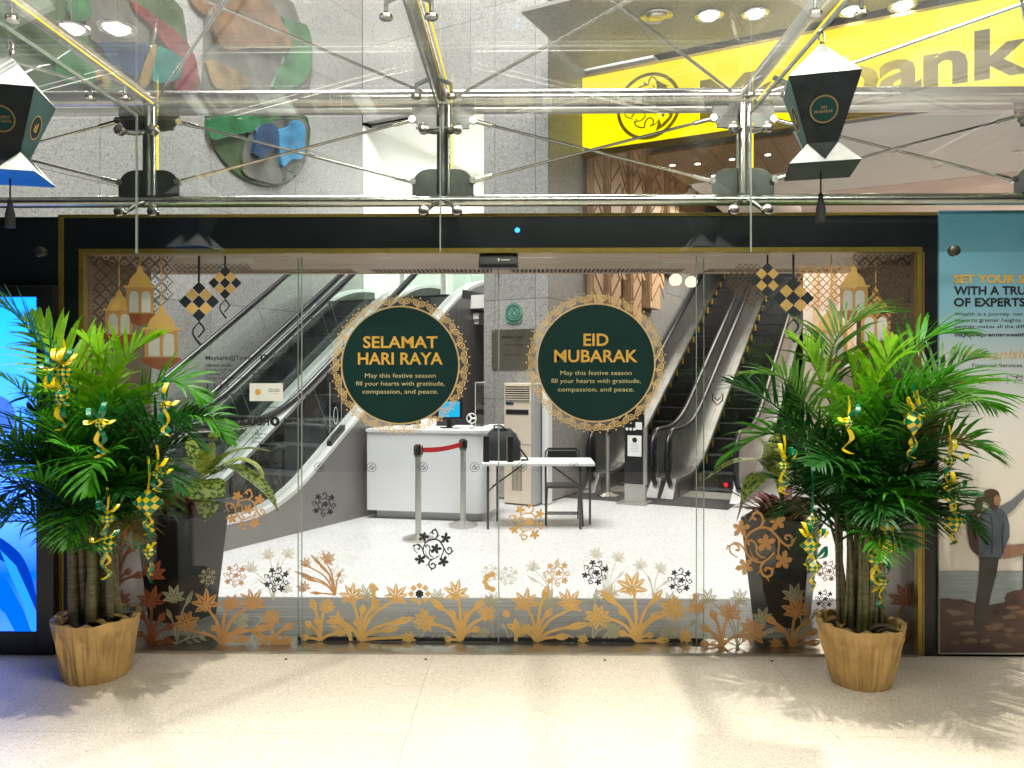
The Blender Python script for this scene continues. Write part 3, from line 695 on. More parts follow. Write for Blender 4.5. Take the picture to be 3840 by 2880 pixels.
ROS_S = [([(872, 285), (838, 262), (832, 215), (880, 178), (945, 205), (975, 280), (955, 360), (900, 420), (800, 440), (700, 480), (630, 565), (590, 690), (610, 820), (690, 915), (790, 962), (900, 935), (1020, 860)], 44, 30),
         ([(435, 668), (485, 690), (492, 630), (430, 570), (360, 600), (345, 680), (385, 745), (445, 800)], 40, 16), ([(430, 555), (510, 590), (570, 690), (600, 800), (650, 870)], 36, 30),
         ([(1275, 715), (1245, 695), (1260, 650), (1320, 660), (1350, 730), (1310, 810), (1230, 800), (1170, 720), (1130, 640), (1075, 540), (1000, 455), (900, 425)], 34, 40),
         ([(1140, 680), (1110, 800), (1075, 880), (1085, 960)], 34, 30), ([(830, 1112), (805, 1090), (850, 1070), (915, 1115), (890, 1190), (800, 1200), (745, 1120), (760, 1020), (830, 965)], 40, 40),
         ([(680, 645), (650, 620), (690, 580), (750, 620), (770, 700), (750, 790), (790, 870), (860, 905)], 34, 30), ([(640, 560), (628, 480), (620, 420)], 26, 22), ([(1000, 455), (1080, 482), (1150, 450)], 26, 22),
         ([(640, 890), (570, 900)], 26, 26), ([(660, 720), (670, 840), (740, 910)], 10, 30), ([(780, 740), (850, 690)], 26, 26), ([(890, 120), (930, 175)], 8, 40), ([(740, 295), (830, 230)], 8, 40), ([(290, 640), (350, 570)], 8, 40),
         ([(1420, 720), (1345, 770)], 8, 40), ([(830, 1290), (800, 1190)], 8, 40), ([(960, 1080), (900, 1150)], 8, 40), ([(650, 1135), (745, 1080)], 8, 36), ([(1040, 305), (950, 370)], 8, 40), ([(1265, 880), (1250, 800)], 8, 34)]
def rosette(par, pf_, mat, u, v, r, rot=0):
    P_ = Print(pf_); c, s_ = math.cos(rot), math.sin(rot); k = r/590
    def m(x, y): x -= 860; y -= 710; return (u+k*(x*c-y*s_), v+k*(x*s_+y*c))
    for pts, a, b in ROS_S: P_.stroke([m(*q) for q in pts], a*k, b*k, 4)
    for x, y, R_, a in ROS_F:
        for i in range(5):
            t = R(a+72*i); l = R_*(1 if i % 2 else .86); n = (-math.sin(t), math.cos(t)); d = (math.cos(t), math.sin(t))
            P_.poly([m(x+d[0]*l*f+n[0]*g*R_, y+d[1]*l*f+n[1]*g*R_) for f, g in ((0, .08), (.4, .24), (.72, .27), (1, .05), (.98, -.05), (.72, -.27), (.4, -.22), (0, -.08))])
    return P_.build('rosette_print', mat, par)
for a in ((DA, pM, 'navy_print', 1215, 1893, 50, 0), (DA, pM, 'navy_print', 1625, 2062, 83, 0), (DL, pL, 'navy_print', 1037, 2175, 53, .2), (DB, pM, 'navy_print', 2232, 2148, 53, .4), (DB, pM, 'navy_print', 2551, 2178, 51, 0),
          (DR, pL, 'navy_print', 3092, 2247, 38, 0), (DL, pL, 'gold_deep', 922, 1913, 84, .1), (DB, pM, 'gold_print', 1977, 1960, 76, .15), (DB, pM, 'gold_print', 2090, 2152, 54, -.1), (DR, pL, 'gold_deep', 2858, 2046, 140, -.25),
          (DL, pL, 'gold_deep', 882, 2160, 48, 0), (DR, pL, 'gold_deep', 3105, 2142, 44, .3), (DL, pL, 'olive_print', 780, 2165, 36, 0), (DA, pM2, 'pale_print', 1262, 2160, 40, 0), (DA, pM2, 'pale_print', 1215, 2090, 30, .5),
          (DA, pM2, 'pale_print', 1838, 2150, 36, 0), (DB, pM2, 'pale_print', 1905, 2160, 40, .3)):
    rosette(*a)
rp = random.Random(11)
def petal(P_, x, y, ang, l, wd, notch=True):
    d = (math.cos(ang), math.sin(ang)); n = (-d[1], d[0])
    q = .055 if l > 22 else .02       # a thin clear vein splits the two halves
    for pts in (((0, .10), (.3, .42), (.55, .5), (.62, .42), (.8, .30), (1, 0), (.8, q*.6), (.5, q), (.25, q), (.12, 0)), ((.12, 0), (.25, -q), (.5, -q), (.8, -q*.6), (1, 0), (.8, -.26), (.66, -.30), (.58, -.46), (.3, -.38), (0, -.10))):
        P_.poly([(x+d[0]*l*f+n[0]*g*wd, y+d[1]*l*f+n[1]*g*wd) for f, g in pts])
def lily(P_, x, y, r, up=-90, n=6, full=False):
    if full:
        for i in range(9): petal(P_, x, y, R(up+40*i+rp.uniform(-8, 8)), r*rp.uniform(.85, 1.1), r*.46)
    else:
        for i in range(n):
            a = up-100+200*i/(n-1); petal(P_, x, y+r*.35, R(a+rp.uniform(-5, 5)), r*(1.25-.3*abs(i-(n-1)/2)/(n/2)+.1*(i % 2)), r*.45)
        for a in (60, 100, 135): petal(P_, x, y+r*.3, R(a), r*.62, r*.4)
def sprig(P_, bx_, by, tips, wd, leafw):
    for tx, ty, kind in tips:
        mx, my = bx_+(tx-bx_)*.35, by+(ty-by)*.62
        P_.stroke([(bx_, by), (mx, my), (tx, ty)], wd*1.25, wd*.8)
        if kind == 'leaf':
            a = math.atan2(ty-my, tx-mx); l = math.hypot(tx-mx, ty-my)*.95; petal(P_, tx-math.cos(a)*l*.55, ty-math.sin(a)*l*.55, a, l*.95, leafw)
        elif kind == 'pair':
            for f in (.35, .6, .85):
                qx, qy = bx_+(tx-bx_)*f*.9, by+(ty-by)*f
                for sg_ in (-1, 1): petal(P_, qx, qy, math.atan2(ty-by, tx-bx_)+sg_*.7, leafw*1.7, leafw*.6)
        # 'stem' only the stalk
def c8(x, y): return (1100+x*.3617, 2050+y*.3617)
def c2_(x, y): return (1800+x*.6028, 1500+y*.6028)
def c1(x, y): return (x*.6027, 1600+y*.6027)
def c4(x, y): return (2600+x*.663, 1500+y*.663)
def garden(par, pf_, mat, fm, k, flowers, sprigs, wd=11, lw=30, name='floral_print'):
    for b0, tips in sprigs:
        P_ = Print(pf_); b = fm(*b0); sprig(P_, b[0], b[1], [fm(x, y)+(kd,) for x, y, kd in tips], wd, lw); P_.build('stem_print', mat, par)
    for x, y, r, up, full in flowers:
        P_ = Print(pf_); q = fm(x, y); lily(P_, q[0], q[1], r*k, up, full=full); P_.build('flower_print', mat, par)
# left leaf, gold
garden(DA, pM, 'gold_print', c8, .3617, [(610, 480, 125, -105, 0), (1060, 480, 125, -70, 0), (1690, 450, 130, -95, 0), (350, 620, 95, 0, 1), (1360, 770, 135, 10, 1), (2010, 690, 105, 20, 1), (1195, 930, 75, -90, 0)],
       [((280, 970), [(150, 800, 'leaf'), (245, 760, 'leaf'), (500, 890, 'leaf'), (110, 940, 'leaf'), (330, 640, 'stem'), (200, 590, 'leaf')]),
        ((690, 970), [(580, 850, 'leaf'), (650, 780, 'leaf'), (720, 640, 'leaf'), (860, 590, 'leaf'), (1050, 560, 'stem'), (1150, 760, 'leaf'), (1020, 850, 'leaf'), (430, 750, 'leaf'), (1180, 940, 'stem'), (610, 560, 'stem')]),
        ((1740, 970), [(1710, 500, 'stem'), (1480, 590, 'leaf'), (1930, 590, 'leaf'), (1380, 780, 'stem'), (1600, 960, 'leaf'), (1900, 850, 'leaf'), (2010, 720, 'stem'), (1640, 690, 'leaf'), (1800, 690, 'leaf')]),
        ((600, 975), [(420, 760, 'pair'), (520, 800, 'leaf')]), ((830, 600), [(815, 400, 'leaf'), (850, 430, 'leaf')])])
garden(DA, pM, 'gold_deep', c8, .3617, [(125, 160, 62, -80, 0), (350, 110, 80, -60, 0), (110, 410, 70, -100, 0)],
       [((435, 500), [(330, 150, 'stem'), (120, 190, 'stem'), (90, 285, 'leaf'), (480, 280, 'leaf'), (225, 130, 'leaf'), (290, 200, 'leaf'), (150, 330, 'leaf'), (220, 480, 'leaf')])], 6, 14)
garden(DA, pM2, 'olive_print', c8, .3617, [(760, 470, 110, -90, 0), (1490, 500, 90, -90, 0), (2030, 560, 90, -90, 0), (1960, 900, 80, 90, 1), (180, 860, 80, 0, 1), (960, 940, 80, -20, 0)],
       [((1320, 975), [(1000, 960, 'pair'), (1600, 960, 'pair'), (1270, 820, 'leaf'), (1480, 760, 'leaf')]), ((900, 975), [(960, 760, 'leaf'), (760, 700, 'leaf'), (750, 450, 'stem')]), ((2080, 975), [(1850, 960, 'pair'), (2040, 760, 'leaf')])], 6, 20)
for x, y in ((1395, 2092),):
    pass
# eight pointed stars
P_ = Print(pM)
for k in range(8):
    a = R(45*k); x, y = 1573+31*math.cos(a), 2227+31*math.sin(a); q = 12
    P_.poly([(x+q*math.cos(a+R(45+90*i)+(0 if k % 2 else R(45)))*1.05, y+q*math.sin(a+R(45+90*i)+(0 if k % 2 else R(45)))*1.05) for i in range(4)])
P_.build('star_print', 'gold_print', DA)
Print(pM3).poly([(1573+(17 if i % 2 else 13)*math.cos(R(22.5*i)), 2227+(17 if i % 2 else 13)*math.sin(R(22.5*i))) for i in range(16)]).build('star_centre', 'navy_print', DA)
P_ = Print(pM); N = 32
def star(i, r): return (1847+r*(1 if i % 2 == 0 else .84)*math.cos(R(22.5*i)), 2182+r*(1 if i % 2 == 0 else .84)*math.sin(R(22.5*i)))
for i in range(16): 
    if star(i, 40)[0] < 1868 and star(i+1, 40)[0] < 1869: P_.poly([star(i, 40), star(i+1, 40), star(i+1, 20), star(i, 20)])
P_.build('star_print', 'gold_print', DA)
# right leaf
garden(DB, pM, 'gold_print', c2_, .6028, [(285, 1240, 84, -105, 0), (555, 1240, 84, -75, 0), (945, 1140, 92, -95, 0), (730, 1350, 86, 10, 1), (1200, 1300, 90, 0, 1), (165, 1330, 30, 0, 1), (640, 1480, 36, -90, 0), (1280, 1470, 55, 0, 1)],
       [((350, 1500), [(300, 1300, 'stem'), (570, 1300, 'stem'), (410, 1190, 'leaf'), (200, 1410, 'leaf'), (620, 1400, 'leaf'), (310, 1420, 'leaf'), (520, 1470, 'leaf'), (430, 1320, 'leaf')]),
        ((975, 1500), [(955, 1180, 'stem'), (790, 1220, 'leaf'), (1105, 1215, 'leaf'), (760, 1340, 'stem'), (880, 1450, 'leaf'), (1060, 1460, 'leaf'), (1190, 1320, 'stem'), (1090, 1340, 'leaf'), (880, 1310, 'leaf'), (1140, 1495, 'leaf')]), ((220, 1500), [(250, 1420, 'pair')]), ((1310, 1320), [(1345, 1215, 'leaf'), (1380, 1275, 'leaf')])])
garden(DB, pM2, 'olive_print', c2_, .6028, [(420, 1240, 80, -90, 0), (790, 1200, 70, -90, 0), (1180, 1240, 60, -90, 0), (830, 1440, 60, 0, 1), (1180, 1450, 60, 0, 1)],
       [((700, 1500), [(500, 1490, 'pair'), (860, 1490, 'pair'), (720, 1210, 'leaf'), (790, 1400, 'leaf')]), ((180, 1500), [(140, 1400, 'leaf'), (260, 1390, 'leaf')]), ((1250, 1500), [(1330, 1380, 'leaf'), (1120, 1480, 'pair')])], 6, 20)
garden(DB, pM2, 'pale_print', c2_, .6028, [(330, 1030, 46, -100, 0), (720, 950, 44, -80, 0), (855, 970, 44, -60, 0), (1000, 1020, 46, -110, 0), (1120, 1040, 44, -60, 0), (820, 1190, 50, -90, 0), (80, 1230, 50, -90, 0)],
       [((440, 1240), [(340, 1060, 'stem'), (400, 1090, 'leaf'), (480, 1010, 'leaf'), (320, 1110, 'leaf')]), ((800, 1240), [(730, 980, 'stem'), (850, 1000, 'stem'), (790, 1040, 'leaf'), (880, 1080, 'leaf'), (720, 1080, 'leaf')]), ((1080, 1240), [(1010, 1050, 'stem'), (1110, 1070, 'stem'), (1050, 1110, 'leaf'), (1160, 1130, 'leaf')])], 4, 12)
# left side light, its dimmer light put into deeper gold and rust
garden(DL, pL, 'gold_deep', c1, .6027, [(1160, 1220, 85, 10, 1), (1285, 1080, 85, -110, 0), (1570, 1070, 82, -80, 0), (1690, 1190, 66, 0, 1), (1440, 1090, 60, -90, 0), (1760, 1330, 45, -90, 0), (1640, 1330, 40, -90, 0)],
       [((1380, 1350), [(1300, 1140, 'stem'), (1560, 1110, 'stem'), (1420, 1100, 'leaf'), (1500, 1260, 'leaf'), (1640, 1250, 'leaf'), (1200, 1270, 'stem'), (1330, 1250, 'leaf'), (1520, 1320, 'leaf')]), ((1700, 1350), [(1690, 1230, 'stem'), (1800, 1240, 'leaf'), (1600, 1290, 'leaf'), (1800, 1330, 'leaf')])])
garden(DL, pL, 'rust_print', c1, .6027, [(940, 1060, 84, -95, 0), (955, 890, 76, -80, 0), (790, 590, 70, -60, 0), (750, 1060, 60, -60, 0)],
       [((940, 1350), [(945, 1090, 'stem'), (1010, 1180, 'leaf'), (870, 1290, 'leaf'), (1060, 1240, 'leaf'), (880, 1170, 'leaf'), (1050, 1330, 'leaf')]), ((720, 1000), [(790, 620, 'stem'), (830, 740, 'leaf'), (800, 900, 'leaf'), (700, 650, 'leaf'), (870, 920, 'leaf'), (860, 700, 'leaf')])])
garden(DL, pL2, 'olive_print', c1, .6027, [(1080, 1040, 70, -90, 0), (1500, 1200, 60, 0, 1)], [((1100, 1350), [(1180, 1060, 'leaf'), (1050, 1160, 'leaf'), (1280, 1300, 'pair'), (960, 1320, 'pair')]), ((1560, 1350), [(1650, 1180, 'leaf'), (1480, 1320, 'pair')])], 6, 20)
garden(DL, pL2, 'pale_print', c1, .6027, [(1670, 790, 45, -100, 0), (1790, 780, 45, -70, 0), (1560, 870, 45, -90, 0), (1780, 1000, 45, -90, 0)], [((1700, 1080), [(1680, 810, 'stem'), (1780, 810, 'stem'), (1730, 850, 'leaf'), (1620, 960, 'leaf'), (1560, 890, 'stem'), (1790, 900, 'leaf')])], 4, 12)
# right side light, print colours deepened for the dimmer light here
garden(DR, pL, 'gold_deep', c4, .663, [(205, 1190, 66, -80, 0), (585, 1170, 80, -95, 0), (330, 1310, 86, 10, 1), (470, 1370, 40, -90, 0), (30, 1180, 40, 0, 1)],
       [((160, 1400), [(200, 1220, 'stem'), (110, 1210, 'leaf'), (60, 1290, 'leaf'), (300, 1320, 'stem'), (60, 1380, 'leaf')]), ((555, 1395), [(580, 1200, 'stem'), (430, 1240, 'leaf'), (480, 1290, 'leaf'), (680, 1310, 'leaf'), (690, 1370, 'leaf'), (640, 1250, 'leaf')])])
garden(DR, pL, 'rust_print', c4, .663, [(1195, 1100, 84, -100, 0), (1250, 1340, 60, 0, 1)], [((1150, 1390), [(1190, 1150, 'stem'), (1260, 1220, 'leaf'), (1240, 1340, 'leaf'), (1100, 1280, 'leaf')])])
garden(DR, pL2, 'olive_print', c4, .663, [(80, 1110, 56, -90, 0), (260, 1110, 56, -70, 0), (570, 1090, 66, -90, 0), (390, 1220, 60, -90, 0)], [((250, 1395), [(100, 1140, 'stem'), (260, 1130, 'stem'), (190, 1180, 'leaf'), (380, 1230, 'stem'), (450, 1300, 'leaf'), (30, 1340, 'pair')]), ((620, 1395), [(580, 1110, 'leaf'), (690, 1200, 'leaf')])], 6, 18)
# greeting discs
def greeting(par, u, v, r, lines, lbl):
    d = Print(pM3).disc(u, v, r, 72).build('greeting_disc', 'green_disc', par); d['label'] = lbl
    P_ = Print(pM); P_.ring(u, v, r-2, r*1.028, 72); n = 27
    for k in range(n):
        a = 2*math.pi*k/n; c, s_ = math.cos(a), math.sin(a)
        def m(rad, tan): return (u+r*(rad*c-tan*s_), v+r*(rad*s_+tan*c))
        o = [m(1.225, 0), m(1.175, .018), m(1.165, .062), m(1.145, .018), m(1.085, 0), m(1.145, -.018), m(1.165, -.062), m(1.175, -.018)]
        i_ = [m(1.19, 0), m(1.17, .012), m(1.165, .03), m(1.155, .012), m(1.13, 0), m(1.155, -.012), m(1.165, -.03), m(1.17, -.012)]
        for q in range(8): P_.poly([o[q], o[(q+1) % 8], i_[(q+1) % 8], i_[q]])
        a2 = a+math.pi/n
        for q, off in ((-1, -.052), (1, .052)):
            x, y = u+r*(1.115*math.cos(a2)-off*math.sin(a2)), v+r*(1.115*math.sin(a2)+off*math.cos(a2))
            P_.ring(x, y, r*.026, r*.010, 10); P_.ring(x, y, r*.056, r*.038, 14)
        x, y = u+r*1.055*math.cos(a2), v+r*1.055*math.sin(a2); P_.ring(x, y, r*.03, r*.01, 8)
        x, y = u+r*1.20*math.cos(a2), v+r*1.20*math.sin(a2); q = r*.02
        P_.poly([(x+q*math.cos(a2+R(90*i)), y+q*math.sin(a2+R(90*i))) for i in range(4)])
    P_.build('lace_border', 'lace_gold', d)
    for tx, vv, wdt, cap, big in lines:
        q = Print(pM4); text(q, tx, u, vv, wdt, cap, .02 if big else .0, 'C'); q.build('lettering', 'gold_text' if big else 'cream_text', d)
body = ('May this festive season', 'fill your hearts with gratitude,', 'compassion, and peace.')
greeting(DA, 1501, 1369, 217, [('SELAMAT', 1304, 279, 43, 1), ('HARI RAYA', 1366, 318, 44, 1), (body[0], 1416, 265, 16, 0), (body[1], 1446, 333, 16, 0), (body[2], 1476, 284, 16, 0)], 'green disc reading SELAMAT HARI RAYA with a gold lace edge')
greeting(DB, 2235, 1360, 218, [('EID', 1296, 94, 45, 1), ('MUBARAK', 1357, 313, 45, 1), (body[0], 1406, 267, 16, 0), (body[1], 1436, 336, 16, 0), (body[2], 1468, 286, 16, 0)], 'green disc reading EID MUBARAK with a gold lace edge')
# row of little round emblems on the glass
for u, v in ((1027, 1750), (1197, 1752), (1393, 1752), (1587, 1752), (1780, 1752), (1958, 1750), (2153, 1750), (2350, 1750), (2550, 1750), (2720, 1750), (835, 1750)):
    par, f_ = (DL, pL) if u < 1117 else (DA, pM) if u < 1870 else (DB, pM) if u < 2625 else (DR, pL)
    P_ = Print(f_); P_.ring(u, v, 18, 16.2, 22)
    for pts in ([(-9, 4), (-6, -4), (2, -10), (7, -8)], [(-8, 6), (-2, 8), (1, 3)], [(2, 10), (4, 2), (8, -3)], [(6, 9), (9, 2), (12, -4)], [(-4, -1), (2, -4), (3, 1)]): P_.stroke([(u+x, v+y) for x, y in pts], 2.6, 1.6, 3)
    P_.build('emblem_print', 'navy_print', par)
# lantern prints
def lantern_print(par, f_, f2, u, vt, vb, wd, cord=True):
    h = vb-vt; k = wd/225; y = lambda f: vt+h*f; q = lambda pts: [(u+x*k, y(f)) for x, f in pts]
    P_ = Print(f_)
    P_.poly(q([(-8, 0), (8, 0), (22, .06), (22, .10), (30, .12), (62, .20), (78, .29), (82, .33), (112, .333), (112, .365), (-112, .365), (-112, .333), (-82, .33), (-78, .29), (-62, .20), (-30, .12), (-22, .10), (-22, .06)]))
    if cord: P_.stroke([(u, 950), (u, vt+2)], 4, 4, 0)
    P_.build('lantern_print', 'gold_print', par)
    Print(f_).poly(q([(-96, .367), (96, .367), (96, .79), (-96, .79)])).build('lantern_print', 'gold_deep', par)
    Print(f_).poly(q([(-112, .792), (112, .792), (118, .83), (100, .86), (55, .95), (25, .97), (0, 1), (-25, .97), (-55, .95), (-100, .86), (-118, .83)])).build('lantern_print', 'rust_print', par)
    P_ = Print(f2)
    for s_ in (-1, 1):
        c = s_*42; P_.poly(q([(c-32, .77), (c-32, .50), (c-26, .45), (c-12, .425), (c+12, .425), (c+26, .45), (c+32, .50), (c+32, .77)]))
    P_.build('lantern_window', 'window_print', par)
lantern_print(DL, pL2, pL, 447, 1087, 1300, 122)
lantern_print(DL, pL, pL3, 525, 995, 1224, 122); lantern_print(DL, onY(YS-.007), onY(YS-.0085), 605, 1147, 1392, 146)
lantern_print(DR, pL, pL3, 3202, 999, 1210, 122); lantern_print(DR, pL2, pL, 3284, 1078, 1340, 130); lantern_print(DR, onY(YS-.007), onY(YS-.0085), 3118, 1141, 1400, 138)
# woven diamond prints
def ketupat_print(par, f_, u, v, h):
    for mat, want in (('navy_print', 0), ('gold_print', 1)):
        P_ = Print(f_); g = h/3
        for i in range(3):
            for j in range(3):
                if (i+j) % 2 == want:
                    cx, cy = u+(i-j)*g, v+(i+j-2)*g; e = g*.95; P_.poly([(cx, cy-e), (cx+e, cy), (cx, cy+e), (cx-e, cy)])
        if want == 0:
            P_.stroke([(u, 950), (u, v-h+3)], h*.11, h*.11, 0)
            P_.stroke([(u, v+h), (u+h*.25, v+h*1.35), (u-h*.05, v+h*1.75)], h*.10, h*.07, 5, h*.05); P_.stroke([(u, v+h), (u-h*.3, v+h*1.4), (u-h*.2, v+h*1.75), (u+h*.08, v+h*2.1)], h*.05, h*.12, 5)
        P_.build('woven_diamond_print', mat, par)
ketupat_print(DL, pL, 746, 1131, 77); ketupat_print(DL, pL, 844, 1061, 63); ketupat_print(DR, pL, 2878, 1049, 66); ketupat_print(DR, pL, 2975, 1118, 79)
def net(par, f_, mat, inside, u0, u1, v0, v1, c, lw):
    P_ = Print(f_); r_ = 0; v = v0
    while v < v1:
        u = u0+(c/2 if r_ % 2 else 0)
        while u < u1:
            if inside(u, v):
                e = c*.46; q = c*.16
                pts = [(0, -e), (q*.8, -e*.62), (e*.62, -q*.8), (e, 0), (e*.62, q*.8), (q*.8, e*.62), (0, e), (-q*.8, e*.62), (-e*.62, q*.8), (-e, 0), (-e*.62, -q*.8), (-q*.8, -e*.62), (0, -e)]
                P_.stroke([(u+x, v+y) for x, y in pts], lw, lw, 0)
                s_ = c*.10; P_.poly([(u, v-s_), (u+s_, v), (u, v+s_), (u-s_, v)])
            u += c
        v += c/2; r_ += 1
    return P_.build('lattice_print', mat, par)
net(DL, pL2, 'net_brown', lambda u, v: v < 1290-abs(u-430)*.9 and u < 640, 352, 660, 965, 1290, 46, 4.2)
net(DL, pL2, 'net_brown', lambda u, v: v < 1022, 660, 940, 1000, 1025, 22, 2.6)
net(DR, pL2, 'net_brown', lambda u, v: v < 1290-abs(u-3380)*1.0, 3220, 3432, 965, 1300, 46, 4.2)
net(DR, pL2, 'net_brown', lambda u, v: abs(u-2815)+abs(v-1060)*.9 < 100, 2730, 2905, 1000, 1150, 22, 2.8)
net(DR, pL2, 'gold_deep', lambda u, v: v < 1230-abs(u-3060)*1.2, 2995, 3215, 1002, 1160, 30, 3.0)
# opening hours on the left side light
tl = lambda *q: tline(DL, pL3, 'ink', *q)
tl('Maybank@Tower', 772, 1349, 179, 15, .012); tl('Space', 1007, 1348, 55, 14, .012); Print(pL3).stroke([(962.5, 1328), (962.5, 1356)], 1.8, 1.8, 0).build('divider_print', 'ink', DL)
P_ = Print(pL3); P_.ring(989, 1342, 13.5, 7, 22); P_.stroke([(981, 1350), (985, 1334), (989, 1346), (993, 1334), (997, 1350)], 2.6, 2.6, 0); P_.build('emblem_print', 'ink', DL)
for tx, v, wdt in (('Monday to Friday', 1391, 103), ('Saturday', 1406, 54), ('Sunday and Public Holiday', 1421, 157)): tl(tx, 772, v, wdt, 9, 0)
tl('OPENING HOURS', 772, 1375, 95, 9, .02)
for tx, v, wdt in (('10.00am to 6.30pm', 1391, 104), ('Closed', 1406, 40), ('Closed', 1421, 40)): tl(tx, 948, v, wdt, 9, 0)
tl('JOE', 778, 1595, 57, 30, .03); tl('&', 849, 1595, 22, 26, -.005); tl('DOUGH', 883, 1595, 126, 30, .03)
P_ = Print(pL3); P_.ring(1031, 1580, 18, 7.5, 26); P_.stroke([(1027, 1588), (1024, 1574), (1031, 1580), (1038, 1574), (1035, 1588)], 2.5, 2.5, 0); P_.build('emblem_print', 'ink', DL)
tl('OPENING HOURS', 778, 1616, 95, 9, .02)
for tx, v, wdt, t2 in (('Monday to Friday', 1631, 103, '7.30am to 6.00pm'), ('Saturday, Sunday', 1646, 104, 'Closed'), ('Public Holiday', 1661, 84, 'Closed')):
    tl(tx, 778, v, wdt, 9, 0); tl(t2, 944, v, 104 if len(t2) > 8 else 40, 9, 0)
for i, u in enumerate((779, 803, 828, 852)):
    P_ = Print(pL3); P_.disc(u, 1441, 2.6, 10); P_.stroke([(u, 1444), (u+(3 if i == 1 else 0), 1453), (u-2+i, 1460)], 4.5, 2.5, 3); P_.stroke([(u, 1447), (u+6*(1 if i % 2 else -1), 1452)], 2.4, 1.8, 0); P_.build('pictogram_print', 'ink', DL)
for u in (786, 812, 846): P_ = Print(pL3); P_.ring(u, 1487, 11, 9.3, 18); P_.stroke([(u-7, 1480), (u+7, 1494)], 1.8, 1.8, 0); P_.stroke([(u-4, 1489), (u+4, 1489)], 3, 2, 0); P_.build('pictogram_print', 'ink', DL)
tl('mobile banking', 992, 1530, 68, 7, .01)
st = Print(pL3).poly([(936, 1437), (1061, 1437), (1061, 1504), (936, 1504)]).build('white_sticker', 'paper', DL)
Print(onY(YS-.0065)).disc(967, 1470, 11).build('yellow_mark', 'gold_text', st)
for q in (('Scan to get a', 1008, 1462, 40, 6, .02), ('queue number', 1006, 1469, 44, 6, .02), ('queue online here', 1013, 1477, 30, 3, 0)): tline(st, onY(YS-.0065), 'ink', *q)
# lock plates either side of the meeting edge
for par, u0, u1 in ((DA, 1813, 1836), (DB, 1903, 1925)):
    x0, x1 = PY(u0, 1500, YD).x, PY(u1, 1500, YD).x
    o = bx('lock_plate', 'black_plastic', (x0, YD-.03, PY(u0, 1732, YD).z), (x1, YD-.001, PY(u0, 1633, YD).z), par, bevel=.004)
    bx('plate_edge', 'silver', (x0-.004, YD-.012, PY(u0, 1730, YD).z), (x0-.0005, YD-.001, PY(u0, 1636, YD).z), o)
    bx('card_reader', 'rubber', (x0+.006, YD-.034, PY(u0, 1655, YD).z), (x1-.006, YD-.029, PY(u0, 1640, YD).z), o)
P_ = Print(pL); P_.stroke([(2672, 1477), (2672, 1500), (2690, 1520), (2710, 1500), (2710, 1477)], 5, 5, 0); P_.stroke([(2680, 1490), (2690, 1502), (2702, 1490)], 4, 4, 0); P_.build('emblem_print', 'ink', DR)

